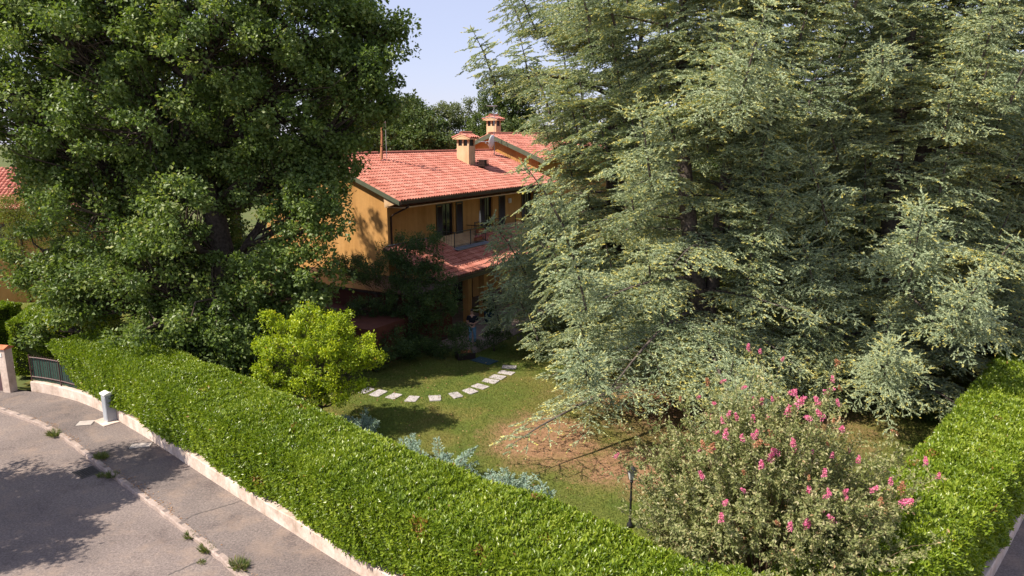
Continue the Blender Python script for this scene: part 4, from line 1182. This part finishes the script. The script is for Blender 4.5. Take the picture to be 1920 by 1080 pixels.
# background wood: one of each kind, then copies
def bgtree(name, label, loc, h, r, mat, seed, dens=9.0, per=110, leafL=.22, sparse=1.0):
    L = []
    r2 = np.random.default_rng(seed)
    for i in range(11):
        a_ = r2.random() * 6.28; q_ = r2.random() ** .5 * r * .62
        zz = h * (.36 + .55 * r2.random()); k_ = 1 - .45 * (zz / h - .36) / .55
        L.append((loc[0] + math.cos(a_) * q_ * k_, loc[1] + math.sin(a_) * q_ * k_, zz, r * (.3 + .2 * r2.random()) * sparse))
    L.append((loc[0], loc[1], h * .88, r * .36 * sparse))
    return broadleaf(name, label, 'tree', loc, L, dens, .55, per, leafL, mat, .25, .5, .7, twigs=False, group='trees behind the house')
bA = bgtree('wood_tree', 'bushy green tree behind the main roof left of the chimney', (-8.0, 60.5, 0), 12.5, 5.0, M['wood_far'], 3)
bB = bgtree('wood_tree', 'pale feathery tree behind the main roof under the sky gap', (-11.0, 65, 0), 14.0, 4.2, M['pale_far'], 4, 7, 90, .18, .95)
bC = bgtree('broadleaf_tree', 'tall broad oak behind the rear chimney beside the cedars', (0.0, 74, 0), 17.0, 6.5, M['wood_far'], 8, 6, 110, .2)
for src, loc, rz, sc, lab in (
    (bA, (-12.5, 56, 0), 1.2, (1, 1, 1.02), 'bushy tree behind the roof next to the leaning pole'),
    (bB, (-15.5, 62, 0), 2.2, (1.05, 1.05, 1.08), 'pale tree showing between the oak and the left aerial'),
    (bB, (-5.5, 72, 0), 4.0, (1, 1, 1.0), 'slender pale tree in the middle of the sky gap'),
    (bA, (-2.8, 69, 0), 3.0, (1, 1, .98), 'low green tree right behind the rear chimney'),
    (bC, (-20.5, 52, 0), 2.0, (1, 1, .95), 'large dark tree behind the oak left of the house'),
    (bA, (-31, 55, 0), 5.0, (1.2, 1.2, 1.3), 'dark tree behind the neighbouring house at the left edge'),
    (bC, (13, 80, 0), 4.0, (1, 1, 1.05), 'broad tree hidden mostly behind the cedar tops'),
    (bA, (19, 56, 0), .6, (1.1, 1.1, 1.3), 'green tree glimpsed between the cedar trunks'),
    (bC, (27, 50, 0), 1.6, (1, 1, 1.1), 'tall tree behind the right-hand cedar'),
    (bB, (33, 42, 0), .2, (1.2, 1.2, 1.0), 'pale tree at the far right edge behind the hedge'),
    (bA, (26, 38, 0), 2.6, (.9, .9, .75), 'low sunlit tree behind the cedars at the right edge'),
    (bA, (-10, 70, 0), .9, (1.1, 1.1, 1.12), 'round-topped green tree closing the gap under the sky'),
    (bA, (-15.5, 68, 0), 5.9, (1.1, 1.1, 1.2), 'green tree behind the left aerial, beyond the pale one'),
    (bC, (18, 66, 0), 3.3, (1.2, 1.2, 1.0), 'wide tree far behind the tall rear cedar'),
    (bA, (36, 58, 0), 1.3, (1.5, 1.5, 1.4), 'wide tree beyond the far right cedar'),
    (bC, (-34, 66, 0), .3, (1.3, 1.3, 1.1), 'tall tree far beyond the neighbouring house'),
    (bA, (-24, 62, 0), 4.3, (1.3, 1.3, 1.3), 'bushy tree seen through the oak from behind')):
    copy_thing(src, loc, rz, sc, lab)
# street tree standing outside the left of the frame; its shadow lies on the road
st = [( -17.3, 15.6, 5.6, 1.9), (-16.1, 16.6, 6.2, 1.7), (-18.6, 14.8, 6.4, 2.0), (-17.6, 17.0, 7.4, 1.7), (-19.3, 16.4, 5.4, 1.6), (-15.7, 15.4, 5.0, 1.0), (-16.8, 13.3, 6.2, 1.5), (-18.6, 12.4, 6.8, 1.9), (-19.8, 14.2, 7.6, 2.0)]
st = [(x - .2, y + .9, z, r_) for x, y, z, r_ in st]
broadleaf('street_tree', 'street tree left of the frame casting its shadow on the road and kerb', 'tree', (-18.0, 16.4, 0), st, 15, .42, 150, .12, M['oak'], .16, .5, .6)

# ================================================================== CRAPE MYRTLE (front)
def myrtle(base):
    root = thing('crape_myrtle', 'large shrub with small grey-green leaves and pink flower clusters at the front', 'shrub', tuple(base))
    stems = MB(); P_, D_, N_, T_ = [], [], [], []
    tips = []
    ns = 720
    for i in range(ns):
        az = rng.random() * 2 * math.pi
        rr = (rng.random() ** .55)
        tgt = np.array([math.cos(az) * 2.05 * rr - .1, math.sin(az) * 2.0 * rr, .55 + (3.45 - 1.9 * rr ** 2) * (rng.random() ** .65)])
        p0 = np.array([math.cos(az), math.sin(az), 0]) * .18 * rng.random()
        mid = p0 * .3 + tgt * np.array([.35, .35, .55])
        s = np.linspace(0, 1, 8)[:, None]
        cv = (1 - s) ** 2 * p0 + 2 * s * (1 - s) * mid + s ** 2 * tgt
        ext = unit(cv[-1] - cv[-2]) ; L_ = .45 + rng.random() ** 2 * 1.25
        tip = tgt + ext * L_ + np.array([0, 0, .12 + .25 * rng.random()])
        if i % 9 == 0:
            stems.tube(cv, np.linspace(.035, .008, 8), 5, cap=False)
        sh = bez(tgt, tip, .03, 5, .03)
        stems.tube(sh, np.linspace(.008, .003, 5), 3, cap=False)
        tips.append(tip)
        # leaves along the shoot and its side shoots
        nb_ = 6
        for q in range(nb_):
            s0 = rng.random() * .95; a0 = tgt + (tip - tgt) * s0
            dd = unit(ext * .6 + rnd_dir(1)[0] * .9 + np.array([0, 0, .1]))
            e1 = a0 + dd * (.12 + .34 * rng.random())
            k = 22
            w = rng.random(k)[:, None]
            pts = a0 * (1 - w) + e1 * w + rng.normal(size=(k, 3)) * .02
            P_.append(pts); D_.append(unit(rnd_dir(k) + dd * .6)); N_.append(unit(rnd_dir(k) * .7 + np.array([0, 0, .8])))
            T_.append(np.clip(.8 * rng.random(k) + .1 + .1 * rng.normal(), 0, 1))
        k = 30; w = rng.random(k)[:, None]
        P_.append(tgt * (1 - w) + tip * w); D_.append(unit(rnd_dir(k) + ext * .5)); N_.append(unit(rnd_dir(k) * .7 + np.array([0, 0, .8]))); T_.append(np.clip(.8 * rng.random(k) + .15, 0, 1))
    p = np.concatenate(P_); n = len(p); Ls = .055 + .04 * rng.random(n)
    quads_obj('crown', kites(p, np.concatenate(D_), np.concatenate(N_), Ls, Ls * .5), np.concatenate(T_), M['myrtle'], root)
    stems.build('trunk', M['twig'], root)
    # flower clusters at the ends of outer shoots
    tips = np.array(tips)
    protos = []
    for k in range(4):
        n = 130
        ax = unit(np.array([rng.normal() * .4, rng.normal() * .4, 1.0]))
        s = rng.random(n)
        p = ax * (s * .26)[:, None] + rnd_dir(n) * (.085 * (1 - s * .6))[:, None]
        me_o = quads_obj('blossom', kites(p, rnd_dir(n), rnd_dir(n), np.full(n, .045), np.full(n, .04)), rng.random(n), M['pink'] if k < 2 else M['seed'] if k == 3 else M['pink'], root)
        protos.append(me_o)
    score = tips[:, 2] * 1.7 + np.abs(tips[:, 0]) * .3 - tips[:, 1] * .8 + rng.normal(size=len(tips)) * .7
    order = np.argsort(-score)[:90]
    for j, oi in enumerate(order):
        if j < 4: o = protos[j]
        else:
            o = protos[j % 4].copy(); S.collection.objects.link(o); o.parent = root
        s_ = .32 + .45 * rng.random() ** 1.3
        o.location = tuple(tips[oi] - np.array([0, 0, .05])); o.scale = (s_,) * 3; o.rotation_euler = (rng.normal() * .5, rng.normal() * .5, rng.random() * 6)
    return root
myrtle((5.35, 13.5, GZ))

# ================================================================== JUNIPERS behind the long hedge
def juniper(px, py, z, r, h, label, seed):
    w = P(px, py, z - .45)
    root = thing('juniper', label, 'shrub', (w[0], w[1], GZ), 0, 'blue junipers behind the hedge')
    P_, D_, N_, T_, L_ = [], [], [], [], []
    mb = MB()
    for i in range(34):
        az = rng.random() * 6.283; el = R(8 + 50 * rng.random() ** 1.3)
        dd = np.array([math.cos(az) * math.cos(el), math.sin(az) * math.cos(el), math.sin(el)])
        L0 = r * (.65 + .5 * rng.random()) * (1 if el < R(35) else h / r * .8)
        mb.tube([dd * .05, dd * L0 * .5, dd * L0], [.02, .012, .004], 4, cap=False)
        for s0 in np.arange(.15, 1.0, .06):
            for sg in (-1, 1):
                side = unit(np.cross(dd, [0, 0, 1]) * sg + dd * .9 + rng.normal(size=3) * .25)
                ln = .10 + .26 * (1 - s0) + .05 * rng.random()
                k = 16; s = rng.random(k)[:, None]
                P_.append(dd * L0 * s0 + side * ln * s + rng.normal(size=(k, 3)) * .012)
                D_.append(unit(side + rnd_dir(k) * .55)); N_.append(rnd_dir(k)); T_.append(np.clip(rng.random(k) * .7 + s[:, 0] * .3, 0, 1)); L_.append(np.full(k, .06))
    n = sum(map(len, P_)); 
    quads_obj('foliage', kites(np.concatenate(P_), np.concatenate(D_), np.concatenate(N_), np.concatenate(L_), np.full(n, .024), .02), np.concatenate(T_), M['juniper'], root)
    mb.build('stems', M['twig'], root)
for a_ in ((668, 788, 1.3, .85, 1.1, 'low blue juniper left of the round tree shadow', 1), (755, 825, 1.45, .8, 1.1, 'blue juniper spreading under the round tree shadow', 2), (828, 845, 1.5, 1.0, 1.5, 'upright blue juniper, second tallest of the row', 3),
           (938, 885, 1.45, 1.15, 1.6, 'largest blue juniper beside the bare brown patch', 4), (1000, 925, 1.4, .8, 1.1, 'small blue juniper at the right end of the row', 5)):
    juniper(*a_)

# ================================================================== CEDARS
def twig_tris(p0, dirs, lens, tip_t, per=14, big=1.1):
    """needle triangles round straight twigs; p0, dirs (n,3), lens (n,)"""
    n = len(p0)
    idx = np.repeat(np.arange(n), per)
    s = np.tile((np.arange(per) + .5) / per, n) + rng.random(n * per) * .05
    d = dirs[idx]
    c = p0[idx] + d * (lens[idx] * s)[:, None]
    c[:, 2] -= .10 * lens[idx] * s * s
    side = rnd_dir(n * per)
    side[:, 2] = np.abs(side[:, 2]) * .9 - .15
    nd = unit(d * .9 + side * .75)
    L_ = (.05 + .025 * rng.random(n * per)) * big
    w = unit(np.cross(nd, rnd_dir(n * per))) * .018 * big
    v = np.empty((n * per, 3, 3), np.float32)
    v[:, 0] = c - w; v[:, 1] = c + w; v[:, 2] = c + nd * L_[:, None]
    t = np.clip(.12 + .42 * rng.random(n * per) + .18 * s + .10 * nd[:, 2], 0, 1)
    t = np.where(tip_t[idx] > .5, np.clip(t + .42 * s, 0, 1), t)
    return v, t
def bough(L, seed):
    """one cedar bough along +x: axis, laterals, sub-laterals, all bearing needle twigs"""
    r = np.random.default_rng(seed)
    p0, dd, ll, tp = [], [], [], []
    wood = []
    droop = .10 + .08 * r.random()
    def axis(s): return np.array([L * s, .10 * L * math.sin(3 * s + seed) * s * .6, .18 * L * s - droop * L * s * s * 1.6])
    ax = [axis(s) for s in np.linspace(0, 1, 9)]
    wood.append((ax, np.linspace(.018 * L, .006, 9)))
    def dress(a, b, n_sub, nrm, tipy):
        """twigs on both sides of the stretch a-b"""
        ln = np.linalg.norm(b - a); d = (b - a) / ln
        sd = np.cross(d, nrm); sd /= np.linalg.norm(sd) + 1e-9
        k = max(2, int(ln / .13))
        for i in range(k):
            s = (i + .5) / k; sg = 1 if i % 2 else -1
            q = a + (b - a) * s
            v_ = d * (.75 + .3 * r.random()) + sd * sg * (.8 + .3 * r.random()) + nrm * (.25 * r.random() - .05)
            v_ /= np.linalg.norm(v_)
            p0.append(q); dd.append(v_); ll.append((.10 + .22 * (1 - s) * min(1, ln / .5)) * (.8 + .5 * r.random())); tp.append(tipy)
        p0.append(a); dd.append(d); ll.append(ln); tp.append(0)
        p0.append(b - d * .12); dd.append(d + nrm * .1); ll.append(.22 + .12 * r.random()); tp.append(1)
    up = np.array([0, 0, 1.0])
    nl = int(L * 5.0)
    for i in range(nl):
        s = .14 + .86 * (i + r.random() * .6) / nl; sg = 1 if i % 2 else -1
        q = axis(min(s, 1)); dax = axis(min(s + .02, 1.02)) - axis(s - .02); dax /= np.linalg.norm(dax)
        sd = np.cross(up, dax); sd /= np.linalg.norm(sd)
        env = (1 - s) ** .75 * min(1, .45 + s * 1.6)
        ln = (.22 + .33 * L * env) * (.7 + .5 * r.random())
        an = R(48 + 18 * r.random())
        dirv = dax * math.cos(an) + sd * sg * math.sin(an) + up * (.10 * r.random() - .02)
        dirv /= np.linalg.norm(dirv)
        mid = q + dirv * ln * .5 + up * .03 * ln
        end = q + dirv * ln + dax * .12 * ln - up * (.10 + .14 * r.random()) * ln
        wood.append(([q, mid, end], np.array([.006 + .006 * ln, .006, .003])))
        if ln > .75:
            for a_, b_ in ((q, mid), (mid, end)):
                m_ = max(1, int(np.linalg.norm(b_ - a_) / .17))
                for j in range(m_):
                    sj = (j + .5) / m_; qq = a_ + (b_ - a_) * sj
                    d1 = (b_ - a_) / np.linalg.norm(b_ - a_); s1 = np.cross(up, d1); s1 /= np.linalg.norm(s1)
                    g = 1 if (j + i) % 2 else -1
                    l1 = (.22 + .28 * r.random()) * min(1.3, ln)
                    e1 = qq + (d1 * .7 + s1 * g * .75 - up * (.30 * r.random() - .02)) * l1
                    dress(qq, e1, 0, up, r.random() < .4)
        dress(q, mid, 0, up, 0); dress(mid, end, 0, up, r.random() < .6)
    dress(axis(.86), axis(1.0), 0, up, 1)
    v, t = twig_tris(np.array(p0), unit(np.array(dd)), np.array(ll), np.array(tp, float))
    return v, t, wood
def frond(L, r, tipy=.6):
    """flat spray of a cedar shoot along +x: cord-like twigs with gaps between"""
    p0, dd, ll, tp = [], [], [], []
    k = max(4, int(L / .12))
    cv = r.normal() * .25; dr = .16 + .22 * r.random()
    for i in range(k):
        sx = (i + .7) / k; g = 1 if i % 2 else -1
        q = np.array([L * sx, cv * L * sx * sx, .12 * L * sx - dr * L * sx * sx])
        ln = (.10 + .42 * L * (1 - sx) ** .8) * (.55 + .75 * r.random())
        an = R(40 + 22 * r.random())
        d = np.array([math.cos(an), g * math.sin(an), .06 - .45 * r.random()])
        p0.append(q); dd.append(d); ll.append(ln); tp.append(1.0 if r.random() < tipy * .5 else 0)
        if ln > .22:
            for w_ in (.4, .72):
                g2 = 1 if r.random() < .5 else -1
                qq = q + d * ln * w_
                a2 = an * g + R(38) * g2
                d2 = np.array([math.cos(a2), math.sin(a2), -.1 - .4 * r.random()])
                p0.append(qq); dd.append(d2); ll.append(.13 + .14 * r.random()); tp.append(1.0 if r.random() < .2 else 0)
    for j in range(3):
        a_, b_ = j / 3 * .9, (j + 1) / 3 * .9
        qa = np.array([L * a_, cv * L * a_ * a_, .12 * L * a_ - dr * L * a_ * a_]); qb = np.array([L * b_, cv * L * b_ * b_, .12 * L * b_ - dr * L * b_ * b_])
        p0.append(qa); dd.append(qb - qa); ll.append(np.linalg.norm(qb - qa)); tp.append(0)
    p0.append(qb); dd.append(np.array([1, cv, .05 - dr * .6])); ll.append(.38); tp.append(1.0 if r.random() < tipy + .15 else 0)
    return np.array(p0), unit(np.array(dd)), np.array(ll), np.array(tp, float)
def spire(h, wid, seed):
    """upright side leader with tiers of fronds"""
    r = np.random.default_rng(seed)
    A, B, C_, D = [], [], [], []
    z = .05; az = r.random() * 6
    while z < h * .97:
        f = z / h
        n = 3
        for j in range(n):
            az += 2.2 + r.random() * .5
            L = max(.16, wid * (1 - f) ** .7 * (.5 + .85 * r.random()) * min(1, .6 + f * 3))
            p, d, l, t = frond(L, r)
            pt = R(4 + 16 * f + r.normal() * 11)
            ca, sa, cb, sb = math.cos(az), math.sin(az), math.cos(pt), math.sin(pt)
            Mx = np.array([[ca, -sa, 0], [sa, ca, 0], [0, 0, 1]]) @ np.array([[cb, 0, -sb], [0, 1, 0], [sb, 0, cb]])
            A.append(p @ Mx.T + np.array([0, 0, z])); B.append(d @ Mx.T); C_.append(l); D.append(t)
        z += .20 + .12 * r.random()
    A.append(np.array([[0, 0, h * .93]])); B.append(np.array([[0.05, 0, 1.0]])); C_.append(np.array([.3])); D.append(np.array([1.0]))
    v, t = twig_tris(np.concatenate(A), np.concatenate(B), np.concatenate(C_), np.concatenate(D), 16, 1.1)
    return v, t, h
BT = {}
for cls, L_ in (('s', 2.2), ('m', 3.8), ('l', 5.6)):
    BT[cls] = [bough(L_, 31 + 7 * k + len(cls)) + (L_,) for k in range(3)]
SPT = [spire(h, w, 90 + i) for i, (h, w) in enumerate(((1.7, 1.15), (2.3, 1.45), (2.9, 1.6), (2.0, 1.5), (3.2, 1.7)))]
print('spire tris', [len(q[0]) for q in SPT])
def cedar(label, base, H, prof, nb_, leaders=((0, 0),), h0=1.0, lean=(0, 0), seed=1, tr=.45, nosp=None, reach=None):
    """prof(h in 0..1) -> bough length"""
    r = np.random.default_rng(seed)
    root = thing('cedar_tree', label, 'tree', tuple(base))
    V, T_ = [], []
    wood = MB()
    stems = []
    for k, (lx_, ly_) in enumerate(leaders):
        n = 9; zz = np.linspace(0, H * (1 - .10 * k), n)
        s = np.clip((zz / H - .12) / .88, 0, 1)
        path = np.stack([lx_ * s ** .7 + lean[0] * zz / H + .12 * np.sin(zz * .5 + k), ly_ * s ** .7 + lean[1] * zz / H + .1 * np.cos(zz * .4), zz], 1)
        path[0] = (0, 0, -.1)
        wood.tube(path, np.linspace(tr if k == 0 else tr * .75, .05, n), 9)
        stems.append(path)
    az = r.random() * 6.28
    for i in range(nb_):
        f = (i + .5) / nb_
        z = h0 + (H - h0 - .3) * f ** 1.08
        sp_ = stems[i % len(stems)]
        c = np.array([np.interp(z, sp_[:, 2], sp_[:, 0]), np.interp(z, sp_[:, 2], sp_[:, 1]), z])
        az += 2.39996 + r.normal() * .25
        L_ = prof(f) * (.72 + .5 * r.random()) * (reach(az, f) if reach else 1)
        if len(leaders) > 1:
            out = c[:2]; 
            if np.dot(out, [math.cos(az), math.sin(az)]) < -.3: L_ *= .8
        wx, wy = base[0] + c[0] + math.cos(az) * L_, base[1] + c[1] + math.sin(az) * L_
        cls = 's' if L_ < 2.9 else 'm' if L_ < 4.7 else 'l'
        v, t, w_, L0 = BT[cls][r.integers(0, 3)]
        sc = L_ / L0
        pitch = R(16 * f * 1.6 - 6 + r.normal() * 6)          # upper boughs rise, lower ones hang
        roll = r.normal() * .22
        mir = 1 if r.random() < .5 else -1
        cr_, sr_ = math.cos(roll), math.sin(roll); c1, s1 = math.cos(pitch), math.sin(pitch); c2, s2 = math.cos(az), math.sin(az)
        Mx = np.array([[c2, -s2, 0], [s2, c2, 0], [0, 0, 1]]) @ np.array([[c1, 0, -s1], [0, 1, 0], [s1, 0, c1]]) @ np.array([[1, 0, 0], [0, cr_, -sr_], [0, sr_, cr_]]) @ np.diag([1, mir, 1.0])
        bend = (.02 + .05 * (1 - f)) * (.5 + r.random())
        def tf(q):
            q = q * sc
            o = q @ Mx.T
            o = o + c
            o[:, 2] -= bend * (q[:, 0] ** 2) / max(L_, 1) * .9
            return o
        vv = tf(v.reshape(-1, 3)).reshape(-1, 3, 3)
        # keep needle size while boughs are scaled: shrink each triangle about its root
        if abs(sc - 1) > .05:
            cen = vv[:, :2].mean(1, keepdims=True)
            vv = cen + (vv - cen) / sc
        if seed in skip_back:
            keep = r.random(len(vv)) < skip_back[seed]; vv = vv[keep]; tt_ = t[keep]
        else: tt_ = t
        # boughs on the far side carry fewer needles
        if math.sin(az) > .35:
            keep = r.random(len(vv)) < .55; vv = vv[keep]; tt_ = tt_[keep]
        V.append(vv.astype(np.float32)); T_.append(np.clip(tt_ + r.normal() * .06, 0, 1))
        # upright side leaders rising from the bough
        far = math.sin(az) > .35
        for sx in ((.95,) if far else (.42, .72, .98)) if (nosp is None or not nosp(wx, wy, z)) and f > .03 else ():
            if r.random() < (.45 if far else .22): continue
            q0 = tf(np.array([[sx * L0, 0, .05]]))[0]
            sv, st_, sh = SPT[r.integers(0, 5)]
            k_ = (.75 + .4 * r.random()) * (1.0 if f < .8 else .75)
            yaw = r.random() * 6.28; ln_ = R(8 + 22 * sx * r.random() + (10 if sx > .9 else 0))
            cy, sy = math.cos(yaw), math.sin(yaw)
            yz = np.array([[cy, -sy, 0], [sy, cy, 0], [0, 0, 1]])
            tl = np.array([[math.cos(ln_), 0, math.sin(ln_)], [0, 1, 0], [-math.sin(ln_), 0, math.cos(ln_)]])
            a3 = np.array([[c2, -s2, 0], [s2, c2, 0], [0, 0, 1]])
            MM = (a3 @ tl @ a3.T @ yz) * k_
            q_ = sv.reshape(-1, 3) @ MM.T + q0 - np.array([0, 0, .35])
            q_ = q_.reshape(-1, 3, 3)
            kp = r.random(len(q_)) < (.5 if far else 1)
            V.append(q_[kp].astype(np.float32)); T_.append(np.clip(st_[kp] + r.normal() * .06, 0, 1))
            e1 = (MM @ np.array([0, 0, sh])) + q0 - np.array([0, 0, .35])
            wood.tube([q0 - np.array([0, 0, .4]), (q0 + e1) / 2, e1], [.05, .03, .006], 5, cap=False)
        for pth, rad in w_:
            wood.tube(tf(np.array(pth)), np.asarray(rad) * (sc if len(pth) > 3 else 1), 4, cap=False)
    v = np.concatenate(V); t = np.concatenate(T_)
    ok = v[:, 0, 2] > .08
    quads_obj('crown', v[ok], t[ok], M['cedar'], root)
    wood.build('trunk', M['cedar_bark'], root, smooth=True)
    print('cedar tris', len(v))
    return root
skip_back = {4: .7, 5: .7, 9: .6}
def in_gap(x, y, z):            # the open hollow on the camera side where the forked stems show
    return y < 25.5 and 4.2 < x < 6.6 and 4.2 < z < 8.6
cedar('big blue-green cedar with forked grey stems showing in its middle', (7.2, 25.9, GZ), 19, lambda f: 6.1 * (1 - f) ** .42 * (1.12 if f < .12 else .95), 78, ((-1.7, .2), (1.3, .4)), 1.0, seed=2, nosp=in_gap, reach=lambda a, f: 1.28 if f < .13 and math.cos(a) < -.15 and math.sin(a) < -.2 else (1.0 if f < .06 else 1.12 if f < .10 else 1.22 if f < .25 else 1.0) if math.cos(a) < -.3 and f < .6 else (.45 if f > .22 and f < .5 and math.sin(a) < -.8 else 1))
cedar('right-hand cedar reaching low over the shaded lawn by the right hedge', (14.3, 26.8, GZ), 20, lambda f: 5.6 * (1 - f) ** .45, 70, ((0, 0), (2.2, .8)), .8, seed=3, reach=lambda a, f: 1.22 if f < .2 and math.cos(a + 2.2) > .2 else 1)
cedar('cedar whose boughs hide the right end of the villa roof', (5.2, 36.8, GZ), 20, lambda f: 6.3 * (1 - f) ** .42, 74, ((0, 0), (1.4, 0)), 1.2, seed=6, reach=lambda a, f: .92 if math.cos(a) < -.2 and .28 < f < .56 else 1.15 if f < .22 and math.cos(a) < 0 else 1.55 if f > .56 and math.cos(a) < -.3 else 1)
cedar('tall rear cedar with bare dark trunk showing at the top', (11.8, 33.5, GZ), 22, lambda f: 5.2 * (1 - f) ** .4 if f < .55 or f > .72 else 2.6, 60, ((0, 0),), 2.0, seed=4, tr=.6)
cedar('slim cedar in the gap between the two large right-hand cedars', (17.5, 36.0, GZ), 22, lambda f: 4.6 * (1 - f) ** .4, 52, ((0, 0),), 2.0, seed=9)
cedar('far right cedar filling the upper right corner', (22.5, 32.0, GZ), 20, lambda f: 6.0 * (1 - f) ** .45, 64, ((0, 0),), 1.2, seed=5)

# ================================================================== short grass on the near lawn
n = 340000
gpx = np.stack([-10 + 30 * rng.random(n), 15.5 + 17 * rng.random(n)], 1)
bare = np.zeros(n)
for cx, cy, rx, ry in ((1.1, 22.2, 1.9, 2.2), (4.4, 20.2, 2.6, 1.7), (8.0, 26, 5.5, 4.5)):
    bare = np.maximum(bare, 1 - np.sqrt(((gpx[:, 0] - cx) / rx) ** 2 + ((gpx[:, 1] - cy) / ry) ** 2))
ok = inside_poly(gpx, np.concatenate([WP + WN * 2.2, [(40, 70), (-34, 70)]])) & (rng.random(n) > np.clip(bare * 1.8 + .35, 0, .9))
gpx = gpx[ok]; n = len(gpx)
gzz = GZ + .03 * np.sin(gpx[:, 0] * .7) * np.cos(gpx[:, 1] * .55) + .012 * np.sin(gpx[:, 0] * 2.3 + gpx[:, 1] * 1.7)
Lg = .035 + .055 * rng.random(n)
tg = np.clip(.35 * rng.random(n) + .35 + .3 * np.sin(gpx[:, 0] * .9 + 1) * np.cos(gpx[:, 1] * .7), 0, 1)
o = quads_obj('grass', kites(np.column_stack([gpx, gzz]), unit(rnd_dir(n) * .7 + np.array([0, 0, .9])), rnd_dir(n), Lg, np.full(n, .016), .02), tg, M['grass'])
tag(o, 'short sun-worn grass covering the lawn', 'grass', kind='stuff')
n = 900
q = np.stack([-8 + 15 * rng.random(n), 18 + 13 * rng.random(n)], 1)
q = q[inside_poly(q, np.concatenate([WP + WN * 2.4, [(40, 70), (-34, 70)]]))]; n = len(q)
Lf = .04 + .05 * rng.random(n)
o = quads_obj('fallen_leaves', kites(np.column_stack([q, np.full(n, GZ + .06)]), unit(rnd_dir(n) * np.array([1, 1, .2])), np.tile([0, 0, 1.], (n, 1)) + rnd_dir(n) * .4, Lf, Lf * .6), rng.random(n), M['litter'])
tag(o, 'dry leaves fallen on the lawn and bare soil', 'dry leaves', kind='stuff')
print('faces', sum(len(o.data.polygons) for o in bpy.data.objects if o.type == 'MESH'))
